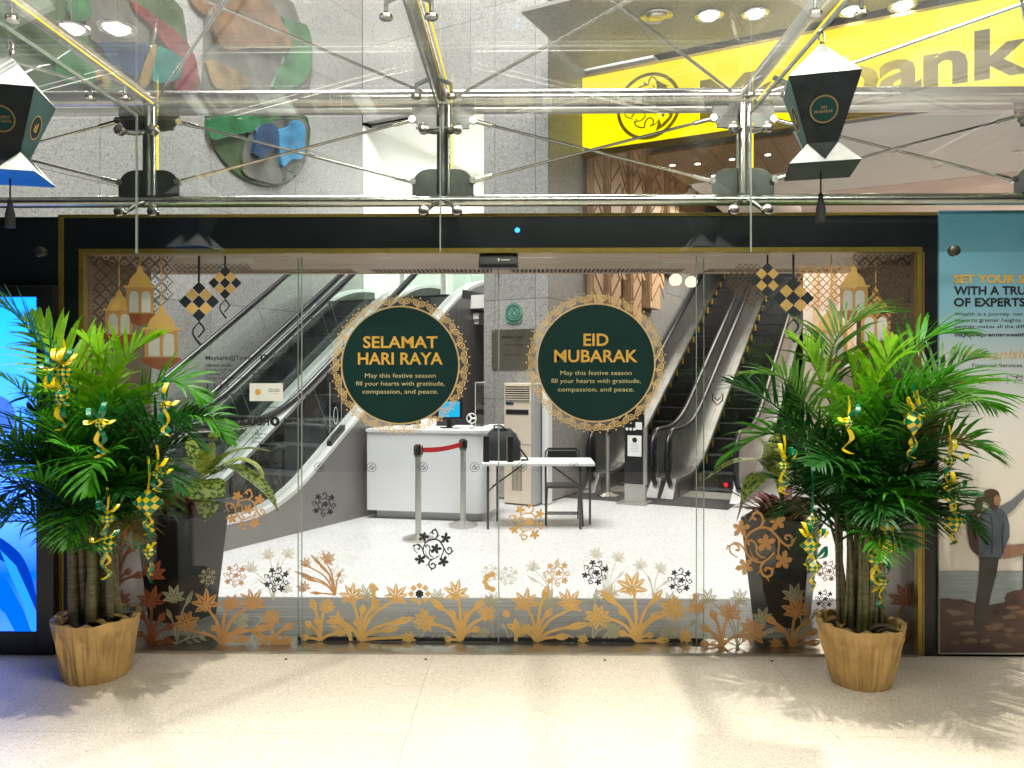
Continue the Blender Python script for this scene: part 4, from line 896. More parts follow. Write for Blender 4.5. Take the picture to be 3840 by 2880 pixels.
# ============================================================ inside the lobby
def smax(a, b, k): h = max(k-abs(a-b), 0)/k; return max(a, b)+h*h*k/4
def smin(a, b, k): h = max(k-abs(a-b), 0)/k; return min(a, b)-h*h*k/4
def escalator(label, w0, w1, sb, s1, m, zb, zt, send, hr, style, nstep, clad=None):
    t = thing('escalator', SW(sb, (w0+w1)/2), label, 'escalator', 'escalators in the lobby')
    ph = lambda s: smin(smax(zb, zb+m*(s-s1), .35), zt, .5)
    N = 40; S_ = [sb+(send-sb)*i/N for i in range(N+1)]
    dw = .20
    for wa, wb, side in ((w0, w0+dw, -1), (w1-dw, w1, 1)):
        g = MB()
        for i in range(N):
            a, b = S_[i], S_[i+1]; za, z2 = ph(a), ph(b)
            g.hexa([SW(a, wa, za-.05), SW(a, wb, za-.05), SW(b, wb, z2-.05), SW(b, wa, z2-.05), SW(a, wa, za), SW(a, wb, za), SW(b, wb, z2), SW(b, wa, z2)])
        g.build('deck', 'silver' if style == 'glass' else 'rail_steel', t)
        wc = (wa+wb)/2; g = MB()
        for i in range(N):
            a, b = S_[i], S_[i+1]
            g.hexa([SW(a, wc-.006, ph(a)+.002), SW(a, wc+.006, ph(a)+.002), SW(b, wc+.006, ph(b)+.002), SW(b, wc-.006, ph(b)+.002), SW(a, wc-.006, ph(a)+hr-.03), SW(a, wc+.006, ph(a)+hr-.03), SW(b, wc+.006, ph(b)+hr-.03), SW(b, wc-.006, ph(b)+hr-.03)])
        g.build('balustrade', style, t)
        if style != 'rail_steel':
            for q in (s1+.9, s1+2.5, s1+4.1):
                MB().tube([SW(q, wc, ph(q)+.0), SW(q-.45*m, wc, ph(q-.45*m)+hr-.02)], .004, 6).build('panel_joint', 'glass_edge', t)
        # handrail with the rounded newel end
        r_ = (hr+zb-.16)/2; cz = .16+r_
        pts = [SW(sb-r_*math.sin(math.pi*k/10)*.72, wc, cz-r_*math.cos(math.pi*k/10)) for k in range(0, 10)]
        pts = [SW(sb+.35, wc, .15)]+pts+[SW(s, wc, ph(s)+hr) for s in S_]
        MB().tube(pts, .038, 10).build('handrail', 'rubber', t, smooth=True)
        MB().tube([p-Z*.045 if i > 8 else p+A*.05 for i, p in enumerate(pts)], .014, 8).build('handrail_guide', 'steel', t, smooth=True)
        g = MB(); q = []
        for k in range(11): q.append(SW(sb-.95*r_*math.sin(math.pi*k/10)*.72, wc-.005, cz-.95*r_*math.cos(math.pi*k/10)))
        q += [SW(sb+.001, wc-.005, ph(sb)+hr-.05), SW(sb+.001, wc-.005, .16)]
        g.prism(q, B*.01); g.build('newel_panel', 'glass_green', t)
        o = MB().hexa([SW(sb-.30, wc-.09, 0), SW(sb-.30, wc+.09, 0), SW(sb+.9, wc+.09, 0), SW(sb+.9, wc-.09, 0), SW(sb-.05, wc-.07, .26), SW(sb-.05, wc+.07, .26), SW(sb+.9, wc+.075, zb-.02), SW(sb+.9, wc-.075, zb-.02)]).build('newel_base', 'clad_grey', t, bevel=.01)
        wi = wb if side < 0 else wa; g = MB()
        for i in range(N):
            a, b = S_[i], S_[i+1]; lo = lambda s: max(.0, ph(s)-.34)
            g.hexa([SW(a, wi-.004, lo(a)), SW(a, wi+.004, lo(a)), SW(b, wi+.004, lo(b)), SW(b, wi-.004, lo(b)), SW(a, wi-.004, ph(a)-.05), SW(a, wi+.004, ph(a)-.05), SW(b, wi+.004, ph(b)-.05), SW(b, wi-.004, ph(b)-.05)])
        g.build('skirt', 'dark_steel', t)
    a0, a1 = w0+dw+.01, w1-dw-.01
    swb('comb_plate', 'brushed', (sb, s1-.45, a0, a1, .0, .012), t)
    for k in range(nstep):
        ss = s1-.40+.40*k; zs = max(.03, min(zt-zb, m*.40*k+.0)); base = SW(ss, w0, zs)
        o = MB().swbox(ss, ss+.40, a0, a1, zs-.30 if zs > .3 else .013, zs).build('step', 'step_dark', t)
        swb('nosing', 'dark_steel', (ss-.006, ss+.03, a0+.04, a1-.01, zs-.010, zs+.003), o)
        if style == 'rail_steel': swb('edge_line', 'step_yellow', (ss-.009, ss-.005, a0+.002, a0+.034, max(.02, zs-.13), zs-.004), o)
    if clad:
        q = [SW(sb-.6, w1+.0, 0)]+[SW(send, w1, 0)]+[SW(s, w1, ph(s)-.055) for s in reversed(S_)]+[SW(sb-.6, w1, .2)]
        MB().prism(q, B*-.02).build('side_cladding', 'clad_grey', t)
        swb('cladding_joint', 'dark_steel', (9.55, 9.556, w1, w1+.002, 0, 2.75), t)
        swb('top_band', 'black_panel', (9.72, 10.6, w1, w1+.012, 2.86, 2.98), t)
        p = SW(7.02, w1-.07, ph(7.02))
        g = MB().hexa([p+A*a+B*b+Z*(c+a*m) for a, b, c in ((-.10, 0, .0), (-.10, .010, .0), (.10, .010, 0), (.10, 0, 0), (-.10, 0, .72), (-.10, .010, .72), (.10, .010, .72), (.10, 0, .72))])
        o = g.build('guard_screen', 'acrylic', t)
        for dy in (-.10, .10): MB().tube([p+A*dy+Z*dy*m, p+A*dy+Z*(dy*m+.72)], .003, 6).build('screen_edge', 'white_plastic', o)
        MB().tube([p+A*(.035*math.cos(k*.5236))+Z*(.26+.10*math.sin(k*.5236)) for k in range(13)], .004, 6).build('hand_hole', 'white_plastic', o)
        MB().hexa([p+A*a+B*b+Z*(c+a*m) for a, b, c in ((-.12, -.03, .0), (-.12, .04, .0), (.12, .04, 0), (.12, -.03, 0), (-.12, -.03, .06), (-.12, .04, .06), (.12, .04, .06), (.12, -.03, .06))]).build('screen_clamp', 'dark_steel', o)
    return t
escalator('near left escalator rising past the white counter, with grey cladding', -7.36, -6.0, 5.0, 6.085, .73, .30, 3.22, 10.9, .92, 'glass', 11, True)
escalator('far left escalator rising along the speckled stone wall', -8.74, -7.38, 5.0, 6.085, .73, .30, 3.22, 10.9, .92, 'glass', 11)
escalator('escalator at right that runs beside the grey stone wall', -4.40, -3.26, 10.75, 11.8, .575, .26, 5.2, 20.8, .68, 'rail_steel', 22)
escalator('outer escalator at right, behind the rosette and palm', -3.24, -2.10, 10.75, 11.8, .575, .26, 5.2, 20.8, .68, 'rail_steel', 22)
mt = MB().hexa([SW(9.92, -4.44, .001), SW(9.98, -2.2, .001), SW(12.2, -2.2, .001), SW(12.2, -4.44, .001), SW(9.92, -4.44, .006), SW(9.98, -2.2, .006), SW(12.2, -2.2, .006), SW(12.2, -4.44, .006)]).build('floor_mat', 'mat_black')
tag(mt, 'black floor mat at the foot of the right escalators', 'mat')
# upper balustrade of the left landing
ub = thing('landing_rail', SW(10.6, -7.4, 2.92), 'glass rail with steel posts on the upper landing of the left escalators', 'railing')
for k in range(4):
    wv = -8.9+k*.95
    MB().tube([SW(12.2, wv, 2.92), SW(12.2, wv, 3.75), SW(12.05, wv, 4.0)], .05, 10).build('post', 'brushed', ub, smooth=True)
    swb('rail_glass', 'glass_green', (12.25, 12.262, wv+.06, wv+.89, 3.0, 4.0), ub)
# counter
ct = thing('reception_counter', (-1.15, 9.2, 0), 'white rounded reception counter between the left escalator and the folding table', 'counter')
fx = Vector((1.44, -.27, 0)).normalized(); fy = Vector((-fx.y, fx.x, 0)); c0 = Vector((-1.88, 9.26, 0))
def rr_(x0, x1, y0, y1, r, z):
    out = []
    for cx, cy, a0 in ((x1-r, y0+r, -90), (x1-r, y1-r, 0), (x0+.02, y1-.02, 90), (x0+.02, y0+.02, 180)):
        rad = r if cx > (x0+x1)/2 else .02
        for k in range(7): a = R(a0+15*k); out.append(c0+fx*(cx+rad*math.cos(a))+fy*(cy+rad*math.sin(a))+Z*z)
    return out
MB().prism(rr_(0, 1.49, 0, .72, .16, .10), Z*.935).build('body', 'white_gloss', ct, smooth=True)
MB().prism(rr_(-.012, 1.50, -.012, .73, .17, 1.037), Z*.033).build('counter_top', 'white_gloss', ct, smooth=True, bevel=.004)
MB().prism(rr_(.10, 1.42, .07, .68, .12, 0), Z*.10).build('plinth', 'grey_plastic', ct, smooth=True)
MB().prism([c0+fx*a+fy*b+Z*1.071 for a, b in ((1.36, .30), (1.54, .30), (1.54, .74), (1.36, .74))], Z*.03).build('raised_shelf', 'white_gloss', ct)
def cp(x, y, z=1.071): return c0+fx*x+fy*y+Z*z
mo = thing('monitor', cp(.93, .36), 'small black monitor with a bright cyan screen on the white counter', 'monitor')
q0 = cp(.93, .36, 1.071); ax = Vector((math.cos(R(18)), math.sin(R(18)), 0)); ay = Vector((-ax.y, ax.x, 0))
def mbox(n, m, a, p, bev=0, par=mo, o=q0, ex=None, ey=None):
    ex = ex or ax; ey = ey or ay; (x0, x1), (y0, y1), (z0, z1) = a
    return MB().hexa([o+ex*x+ey*y+Z*z for z in (z0, z1) for x, y in ((x0, y0), (x1, y0), (x1, y1), (x0, y1))]).build(n, m, par, bevel=bev)
b_ = mbox('bezel', 'black_plastic', ((-.17, .17), (-.015, .03), (.10, .36)), 0, .006); mbox('screen', 'screen_cyan', ((-.135, .125), (-.018, -.0155), (.135, .325)), 0, 0, b_)
mbox('stand', 'black_plastic', ((-.03, .03), (.0, .03), (.012, .10)), 0); mbox('foot', 'black_plastic', ((-.10, .10), (-.07, .08), (0, .012)), 0, .003)
for k, (x, y, r_) in enumerate(((.60, .30, .3), (1.14, .26, -.4))):
    ex = Vector((math.cos(r_), math.sin(r_), 0)); ey = Vector((-ex.y, ex.x, 0)); t = thing('paper_stack', cp(x, y), ('stack of white papers left of the monitor on the counter', 'tilted white leaflets right of the monitor on the counter')[k], 'papers')
    for j in range(4): 
        e2 = Vector((math.cos(r_+.1*j), math.sin(r_+.1*j), 0)); f2 = Vector((-e2.y, e2.x, 0))
        MB().hexa([cp(x, y)+e2*a+f2*b+Z*(c+.010*j) for c in (.0005, .0085) for a, b in ((-.11, -.08), (.11, -.08), (.11, .08), (-.11, .08))]).build('sheet', 'paper', t)
t = thing('card_holder', cp(.70, .22), 'clear card holder with white cards near the counter front', 'card holder')
for j in range(2): MB().hexa([cp(.66+.09*j, .2+.02*j)+fx*a+fy*b+Z*c for c, dy in ((0, 0), (.12, .04)) for a, b in ((-.05, dy), (.05, dy), (.05, .006+dy), (-.05, .006+dy))]).build('card', 'paper', t)
t = thing('desk_fan', cp(1.20, .40), 'little white round desk fan at the right end of the counter', 'fan')
MB().lathe(cp(1.20, .40), [(.05, 0), (.05, .012), (.01, .02), (.008, .06)], 14).build('foot', 'white_plastic', t, smooth=True)
c_ = cp(1.20, .40, 1.19)
MB().tube([c_+fx*.06*math.cos(k*.3927)+Z*.06*math.sin(k*.3927) for k in range(17)], .006, 6).build('guard_ring', 'white_plastic', t, smooth=True)
for k in range(3): MB().tube([c_, c_+fx*.055*math.cos(k*2.1)+Z*.055*math.sin(k*2.1)], [.008, .014], 6).build('blade', 'white_plastic', t)
t = thing('counter_screen', cp(1.32, .5), 'clear acrylic screen standing at the right end of the counter', 'acrylic screen')
MB().hexa([cp(1.32, .1)+fx*a+fy*b+Z*c for c in (0, .56) for a, b in ((0, 0), (.006, 0), (.006, .5), (0, .5))]).build('sheet', 'acrylic', t); MB().tube([cp(1.323, .1), cp(1.323, .1, 1.63), cp(1.323, .6, 1.63)], .004, 6).build('sheet_edge', 'white_plastic', t)
# wall device on the escalator cladding
p = hit(1787, 1200, B, -5.99); t = thing('wall_speaker', p, 'small white fitting on the grey escalator cladding above the counter', 'wall fitting')
MB().hexa([p+A*a+B*b+Z*c for c in (-.0, .10) for a, b in ((-.11, 0), (.11, 0), (.11, .10), (-.11, .10))]).build('bracket_box', 'white_plastic', t, bevel=.006); MB().hexa([p+A*a+B*b+Z*c for c in (-.07, -.002) for a, b in ((-.08, 0), (.08, 0), (.08, .08), (-.08, .08))]).build('lens_box', 'white_plastic', t, bevel=.006)
# retractable belt posts
def post_mesh(loc, label, group='belt barrier posts'):
    t = thing('barrier_post', loc, label, 'barrier post', group); L = Vector(loc)
    MB().lathe(L, [(.165, 0), (.165, .022), (.13, .036), (.04, .062), (.032, .066)], 32).build('base', 'steel', t, smooth=True)
    MB().lathe(L, [(.0315, .05), (.0315, .90)], 20).build('pole', 'brushed', t, smooth=True)
    MB().lathe(L, [(.040, .86), (.040, .985), (.034, .995)], 20).build('head', 'steel', t, smooth=True)
    for a in (0, 90, 180, 270): 
        d = Vector((math.cos(R(a+20)), math.sin(R(a+20)), 0)); e = Vector((-d.y, d.x, 0))
        MB().hexa([L+d*x+e*y+Z*z for z in (.885, .978) for x, y in ((.034, -.014), (.046, -.014), (.046, .014), (.034, .014))]).build('belt_slot', 'black_plastic', t)
    return t
p1, p2, p3 = Vector((-1.09, 8.04, 0)), Vector((-.68, 8.78, 0)), Vector((1.2, 10.95, .006))
post_mesh(p1, 'front steel belt post in the lobby, nearest the doors'); post_mesh(p2, 'second steel belt post, close to the white counter'); post_mesh(p3, 'steel post without a belt on the black mat by the escalator')
d = (p2-p1).normalized(); n = Vector((-d.y, d.x, 0)); g = MB()
for k in range(10):
    a, b = p1+d*.045+(p2-p1-d*.09)*k/10, p1+d*.045+(p2-p1-d*.09)*(k+1)/10; sa, sb_ = .02*math.sin(math.pi*k/10), .02*math.sin(math.pi*(k+1)/10)
    g.hexa([a-n*.001+Z*(.905-sa), a+n*.001+Z*(.905-sa), b+n*.001+Z*(.905-sb_), b-n*.001+Z*(.905-sb_), a-n*.001+Z*(.957-sa), a+n*.001+Z*(.957-sa), b+n*.001+Z*(.957-sb_), b-n*.001+Z*(.957-sb_)])
tag(g.build('barrier_belt', 'red_belt'), 'red belt stretched between the two front steel posts', 'belt')
# folding table
tx0, tx1, ty0, ty1 = -.46, .80, 8.58, 9.12
tt = thing('folding_table', (.15, 8.85, 0), 'white folding table with black legs between the counter and the escalators', 'table')
bx('table_top', 'white_plastic', (tx0, ty0, .705), (tx1, ty1, .745), tt, bevel=.012)
for x, y in ((tx0+.07, ty0+.03), (tx1-.16, ty0+.03), (tx1-.03, ty1-.22), (tx0+.16, ty1-.05)): MB().tube([(x, y, 0), (x, y, .70)], .014, 8).build('leg', 'rubber', tt, smooth=True)
for a, b in (((tx0+.07, ty0+.03, .42), (tx0+.16, ty1-.05, .45)), ((tx1-.16, ty0+.03, .42), (tx1-.03, ty1-.22, .42)), ((tx0+.11, (ty0+ty1)/2, .44), (.0, 8.85, .69)), ((tx1-.10, 8.76, .42), (.32, 8.85, .69))): MB().tube([a, b], .010, 8).build('brace', 'rubber', tt, smooth=True)
# black bag
bg_ = thing('tote_bag', (-.22, 8.85, .745), 'slumped black bag with a handle on the left end of the folding table', 'bag')
g = MB(); rows = [(0, .19, .12), (.06, .205, .13), (.20, .20, .115), (.30, .17, .08), (.36, .10, .035)]; vs = []; rb = random.Random(5)
for z, a, b in rows:
    for k in range(18):
        t_ = 2*math.pi*k/18; vs.append((-.22+a*(abs(math.cos(t_))**.6)*math.copysign(1, math.cos(t_))+rb.uniform(-.010, .010)-.25*z*.3, 8.85+b*(abs(math.sin(t_))**.6)*math.copysign(1, math.sin(t_))+rb.uniform(-.008, .008), .746+z))
g.add(vs, [(i*18+k, i*18+(k+1) % 18, (i+1)*18+(k+1) % 18, (i+1)*18+k) for i in range(4) for k in range(18)]+[tuple(range(17, -1, -1)), tuple(72+k for k in range(18))])
g.build('bag_body', 'black_fabric', bg_, smooth=True)
MB().tube([(-.32, 8.82, 1.08), (-.33, 8.80, 1.14), (-.26, 8.80, 1.145), (-.14, 8.81, 1.06), (-.06, 8.80, .98)], .010, 8).build('handle', 'black_fabric', bg_, smooth=True)
MB().tube([(-.05, 8.80, .90), (.03, 8.76, .80), (.06, 8.74, .762), (-.02, 8.72, .757)], .012, 8).build('strap', 'black_fabric', bg_, smooth=True)
# folding chair
ch = thing('folding_chair', (.47, 9.0, 0), 'black metal folding chair tucked behind the white table', 'chair')
cx = .47
bx('seat', 'black_plastic', (cx-.20, 8.80, .425), (cx+.20, 9.18, .45), ch, bevel=.012)
MB().hexa([(cx-.19, 9.23, .66), (cx+.19, 9.23, .66), (cx+.19, 9.25, .66), (cx-.19, 9.25, .66), (cx-.17, 9.27, .82), (cx+.17, 9.27, .82), (cx+.17, 9.29, .82), (cx-.17, 9.29, .82)]).build('backrest', 'black_plastic', ch, bevel=.008)
for sx in (-1, 1):
    MB().tube([(cx+sx*.21, 8.76, 0), (cx+sx*.205, 9.0, .42), (cx+sx*.20, 9.26, .80), (cx+sx*.17, 9.28, .835)], .012, 8).build('leg', 'rubber', ch, smooth=True)
    MB().tube([(cx+sx*.19, 9.28, 0), (cx+sx*.185, 9.06, .43)], .011, 8).build('leg', 'rubber', ch, smooth=True)
for y, z in ((8.84, .13), (9.24, .08)): MB().tube([(cx-.20, y, z), (cx+.20, y, z)], .009, 8).build('crossbar', 'rubber', ch)
MB().tube([(cx-.17, 9.28, .835), (cx+.17, 9.28, .835)], .012, 8).build('top_rail', 'rubber', ch, smooth=True)
# standing air conditioner
wa = hit(1890, 1800, A, 9.05).dot(B); wb = hit(1992, 1800, A, 9.05).dot(B); zt_ = hit(1940, 1436, A, 9.05).z
ac = thing('air_conditioner', SW(9.2, (wa+wb)/2), 'tall cream standing air conditioner against the granite pier', 'air conditioner')
swb('body', 'cream_plastic', (9.052, 9.38, wa, wb, .02, zt_), ac, .008); swb('side_panel', 'grey_plastic', (9.07, 9.37, wb+.001, wb+.045, .02, zt_-.02), ac)
swb('foot', 'rubber', (9.06, 9.37, wa+.01, wb-.01, 0, .02), ac)
zz = lambda v: hit(1940, v, A, 9.05).z
swb('vent_recess', 'rubber', (9.046, 9.0515, wa+.02, wb-.03, zz(1500), zz(1446)), ac)
for k in range(7): z = zz(1499)+(zz(1446)-zz(1499))*k/6.3; swb('louvre', 'cream_plastic', (9.036, 9.050, wa+.02, wb-.03, z, z+.012), ac)
swb('badge', 'led_blue' if 0 else 'relief_navy', (9.047, 9.0518, wa+.03, wa+.14, zz(1518), zz(1508)), ac); swb('display', 'black_plastic', (9.047, 9.0518, wa+.03, wb-.04, zz(1554), zz(1536)), ac); swb('door_joint', 'grey_plastic', (9.05, 9.0518, wa, wb, zz(1668), zz(1664)), ac)
for k in range(8): wq = wa+.12+k*.02; swb('grille_slot', 'grille_dark', (9.05, 9.0518, wq, wq+.009, zz(1840), zz(1700)), ac)
wp = thing('white_panel', SW(9.2, wb+.12), 'narrow white upright panel just right of the air conditioner', 'panel'); swb('board', 'white_plastic', (9.25, 9.38, wb+.06, wb+.15, .01, zt_+.01), wp, .004)
# plaque and crest on the pier
f94 = onS(9.394); a_, b_ = f94(1845, 1383), f94(2003, 1233)
pq = thing('metal_plaque', a_, 'polished metal plaque with black lettering on the granite pier', 'plaque')
swb('plate', 'plaque', (9.385, 9.399, a_.dot(B), b_.dot(B), a_.z, b_.z), pq)
for q in (('Maybank Tower', 1884, 1268, 80, 9, .02), ('Officially Opened By', 1890, 1295, 68, 6, 0), ('Deputy Prime Minister', 1886, 1333, 72, 6, 0)): tline(pq, onS(9.383), 'ink', *q)
for u, v in ((1853, 1246), (1994, 1242), (1853, 1370), (1994, 1368)): MB().lathe(onS(9.385)(u, v), [(.012, -.002), (.012, .005), (.004, .008)], 10, -A).build('stud', 'steel', pq)
cr = thing('green_crest', f94(1926, 1172), 'round green crest fixed to the granite pier above the plaque', 'crest'); fc = onS(9.385); cc = fc(1926, 1172)
MB().lathe(cc, [(.125, -.013), (.125, .01), (.105, .016), (.10, .010)], 32, -A).build('disc', 'crest_dark', cr, smooth=True)
P_ = Print(onS(9.372)); P_.ring(1926, 1172, 30, 26, 30); P_.ring(1926, 1172, 20, 16, 24); P_.stroke([(1912, 1180), (1920, 1160), (1930, 1175), (1940, 1158)], 5, 3); P_.disc(1930, 1178, 6, 10); P_.build('crest_ring', 'crest_green', cr)
P_ = Print(onS(9.388)); P_.poly([(1917, 1142), (1926, 1126), (1935, 1142)]); P_.poly([(1892, 1190), (1960, 1190), (1952, 1208), (1926, 1216), (1900, 1208)]); P_.build('crest_scroll', 'crest_green', cr)
# directory stand
kp = Vector((1.52, 10.46, .006)); ki = thing('information_stand', kp, 'slim black information stand with a white notice, in front of the escalator', 'sign stand')
def kb(n, m, x, y, z, par=ki, bev=0): return MB().hexa([kp+B*p_+A*q_+Z*r_ for r_ in z for p_, q_ in ((x[0], y[0]), (x[1], y[0]), (x[1], y[1]), (x[0], y[1]))]).build(n, m, par, bevel=bev)
kb('base_plate', 'brushed', (-.20, .20), (-.22, .16), (0, .012)); kb('lower_panel', 'brushed', (-.145, .145), (-.03, .03), (.012, .245)); kb('black_panel', 'black_plastic', (-.145, .115), (-.03, .03), (.247, 1.26)); kb('steel_edge', 'brushed', (.117, .165), (-.03, .03), (.247, 1.02))
nb = kb('notice', 'paper', (-.10, .095), (-.036, -.031), (.62, .90)); MB().lathe(kp+A*-.037+Z*.84, [(.035, 0), (.035, .002)], 18, -A).build('notice_dot', 'ink', nb)
for k in range(4): kb('notice_line', 'grey_plastic', (-.06, .055), (-.0375, -.0362), (.78-.03*k, .785-.03*k), nb)
for k in range(3): MB().lathe(kp+A*-.032+B*(-.11+.052*k)+Z*.985, [(.02, 0), (.02, .001)], 14, -A).build('pictogram', 'paper', ki)
kb('sticker', 'paper', (.01, .10), (-.034, -.0312), (.98, 1.08))
# ------------------------------------------------------------ indoor planters with dumb cane
def blade(pts, wd, mat, name, parent, fold=.25, n=9, tip=.05):
    P = cat_rom3(pts, 4); m = len(P); vs = []; g = MB(); g.open = True
    for i, p in enumerate(P):
        t = (P[min(i+1, m-1)]-P[max(i-1, 0)]).normalized(); sd = t.cross(Z)
        if sd.length < .2: sd = Vector((1, 0, 0))
        sd.normalize(); f = i/(m-1); wv = wd*max(tip, math.sin(math.pi*min(1, f**.75*.97+.03))**.8); up = sd.cross(t).normalized()
        vs += [p+sd*wv+up*wv*fold, p, p-sd*wv+up*wv*fold]
    g.add(vs, [(3*i+a, 3*i+a+1, 3*i+a+4, 3*i+a+3) for i in range(m-1) for a in (0, 1)])
    return g.build(name, mat, parent, smooth=True)
def cat_rom3(P, n):
    P = [Vector(p) for p in P]; out = []
    if len(P) < 3: return [P[0].lerp(P[-1], k/6) for k in range(7)]
    for i in range(len(P)-1):
        p0, p1, p2, p3 = P[max(i-1, 0)], P[i], P[i+1], P[min(i+2, len(P)-1)]
        for k in range(n):
            t = k/n; out.append(.5*((2*p1)+(p2-p0)*t+(2*p0-5*p1+4*p2-p3)*t*t+(3*p1-p0-3*p2+p3)*t**3))
    return out+[P[-1]]
def planter(label, x, y, rot, h, wt, wb_, leaves, reds, sd):
    t = thing('planter', (x, y, 0), label, 'potted plant', 'tall dark planters inside the doors'); e = Vector((math.cos(rot), math.sin(rot), 0)); f = Vector((-e.y, e.x, 0)); c = Vector((x, y, 0))
    ring = lambda q, z: [c+e*a*q+f*b*q+Z*z for a, b in ((-1, -1), (1, -1), (1, 1), (-1, 1))]
    MB().hexa(ring(wb_/2, 0)+ring(wt/2, h)).build('pot', 'pot_dark', t, bevel=.012)
    MB().hexa(ring(wt/2-.03, h-.01)+ring(wt/2-.03, h+.012)).build('soil', 'soil', t)
    rr = random.Random(sd)
    for k in range(reds):
        a = rr.uniform(0, 6.28); q = rr.uniform(.02, wt*.42); b0 = c+Vector((q*math.cos(a), q*math.sin(a), h)); l = rr.uniform(.14, .26); el = rr.uniform(.3, 1.2)
        d = Vector((math.cos(a)*math.cos(el), math.sin(a)*math.cos(el), math.sin(el)))
        blade([b0, b0+d*l*.55, b0+d*l+Vector((math.cos(a), math.sin(a), -1))*.03], rr.uniform(.028, .045), 'leaf_red', 'red_leaf', t)
    MB().tube([c+Z*h, c+Z*(h+.16), c+Z*(h+.22)], [.02, .016, .006], 8).build('stem', 'cane_green', t, smooth=True)
    for pts, wd, mat in leaves:
        q = [PY(u, v, y+dy) for u, v, dy in pts]
        o = blade(q, wd, mat, 'leaf', t)
        MB().tube([c+Z*(h+.10), (c+Z*(h+.16)).lerp(q[0], .6), q[0], q[min(1, len(q)-1)]], [.008, .007, .006, .003], 6).build('leaf_stalk', 'dumb_lime', o, smooth=True)
k1 = lambda x, y, d=0: (x*.6027, 1600+y*.6027, d)
k4 = lambda x, y, d=0: (2600+x*.663, 1500+y*.663, d)
planter('tall dark planter at left with speckled green leaves above red foliage', -2.40, 5.42, R(-27), .74, .44, .32, [
    ([k1(1275, 300), k1(1295, 190, -.02), k1(1330, 90, -.03), k1(1345, 5, .0)], .085, 'dumb_lime'), ([k1(1290, 290), k1(1380, 200, -.05), k1(1520, 140, -.1), k1(1690, 155, -.12)], .060, 'dumb_lime'),
    ([k1(1310, 300), k1(1430, 250, -.1), k1(1570, 330, -.2), k1(1680, 440, -.25), k1(1735, 560, -.25)], .075, 'dumb_cane'), ([k1(1280, 330, -.1), k1(1280, 380, -.22), k1(1285, 470, -.26), k1(1275, 590, -.25)], .125, 'dumb_cane'),
    ([k1(1330, 290), k1(1480, 210, .08), k1(1600, 260, .1), k1(1640, 360, .1)], .07, 'dumb_lime'), ([k1(1260, 290), k1(1170, 220, .05), k1(1080, 220, .08), k1(1040, 300, .08)], .07, 'dumb_cane'),
    ([k1(1265, 300, .1), k1(1200, 160, .15), k1(1180, 60, .2)], .06, 'dumb_cane')], 30, 4)
planter('tall dark planter at right with speckled green leaves above red foliage', 1.80, 5.40, R(-30), .74, .46, .32, [
    ([k4(440, 400), k4(420, 300, -.03), k4(350, 215, -.03), k4(262, 200, -.0)], .08, 'dumb_lime'), ([k4(440, 410), k4(380, 350, -.05), k4(220, 360, -.1), k4(62, 455, -.12)], .078, 'dumb_cane'),
    ([k4(470, 430, -.1), k4(390, 440, -.2), k4(310, 530, -.25), k4(245, 690, -.24)], .095, 'dumb_cane'), ([k4(460, 430), k4(430, 350, -.08), k4(470, 290, -.1), k4(540, 300, -.1)], .08, 'dumb_lime'),
    ([k4(500, 430), k4(580, 380, .0), k4(660, 420, -.05), k4(680, 520, -.05)], .08, 'dumb_cane'), ([k4(470, 430, .1), k4(460, 300, .15), k4(470, 170, .2)], .07, 'dumb_cane')], 36, 9)
p = FL(2722, 1816, .6); t = thing('red_marker_light', PY(2722, 1817, 5.5), 'tiny glowing red marker on a thin stick beside the right planter', 'marker light'); q = PY(2722, 1817, 5.3)
MB().lathe(q, [(.004, -.018), (.014, -.006), (.016, .004), (.004, .014)], 10).build('lamp', 'red_glow', t, smooth=True); MB().tube([q, q+Vector((.06, .05, -.06)), Vector((1.72, 5.35, .75))], .004, 6).build('stick', 'leaf_red', t)

# ============================================================ screen, poster
def ramp_mat(name, stops, strength=None, wave=None, rough=.5):
    m = bpy.data.materials.new(name); m.use_nodes = True; n = m.node_tree; b = n.nodes['Principled BSDF']; o = n.nodes['Material Output']
    tc = n.nodes.new('ShaderNodeTexCoord'); sp = n.nodes.new('ShaderNodeSeparateXYZ'); n.links.new(tc.outputs['Object'], sp.inputs[0])
    no = n.nodes.new('ShaderNodeTexNoise'); no.inputs['Scale'].default_value = 2.2; no.inputs['Detail'].default_value = 3; n.links.new(tc.outputs['Object'], no.inputs['Vector'])
    ma = n.nodes.new('ShaderNodeMath'); ma.operation = 'MULTIPLY_ADD'; ma.inputs[1].default_value = .25 if wave else .12; n.links.new(no.outputs['Fac'], ma.inputs[0]); n.links.new(sp.outputs['Z'], ma.inputs[2])
    mr = n.nodes.new('ShaderNodeMapRange'); mr.inputs[1].default_value = 0; mr.inputs[2].default_value = 3; n.links.new(ma.outputs[0], mr.inputs[0])
    cr = n.nodes.new('ShaderNodeValToRGB'); el = cr.color_ramp.elements; el[0].position = stops[0][0]/3; el[0].color = C4(stops[0][1]); el[1].position = stops[-1][0]/3; el[1].color = C4(stops[-1][1])
    for z, c in stops[1:-1]: e = el.new(z/3); e.color = C4(c)
    n.links.new(mr.outputs[0], cr.inputs[0])
    if strength:
        e = n.nodes.new('ShaderNodeEmission'); e.inputs[1].default_value = strength; n.links.new(cr.outputs[0], e.inputs[0]); n.links.new(e.outputs[0], o.inputs[0])
    else: n.links.new(cr.outputs[0], b.inputs['Base Color']); b.inputs['Roughness'].default_value = rough
    MATS[name] = m
ramp_mat('display_blue', [(.15, (.012, .05, .30)), (.55, (.0, .022, .22)), (.95, (.024, .085, .5)), (1.35, (.020, .078, .5)), (2.05, (.004, .088, .5)), (2.3, (.001, .07, .45))], 9.3)
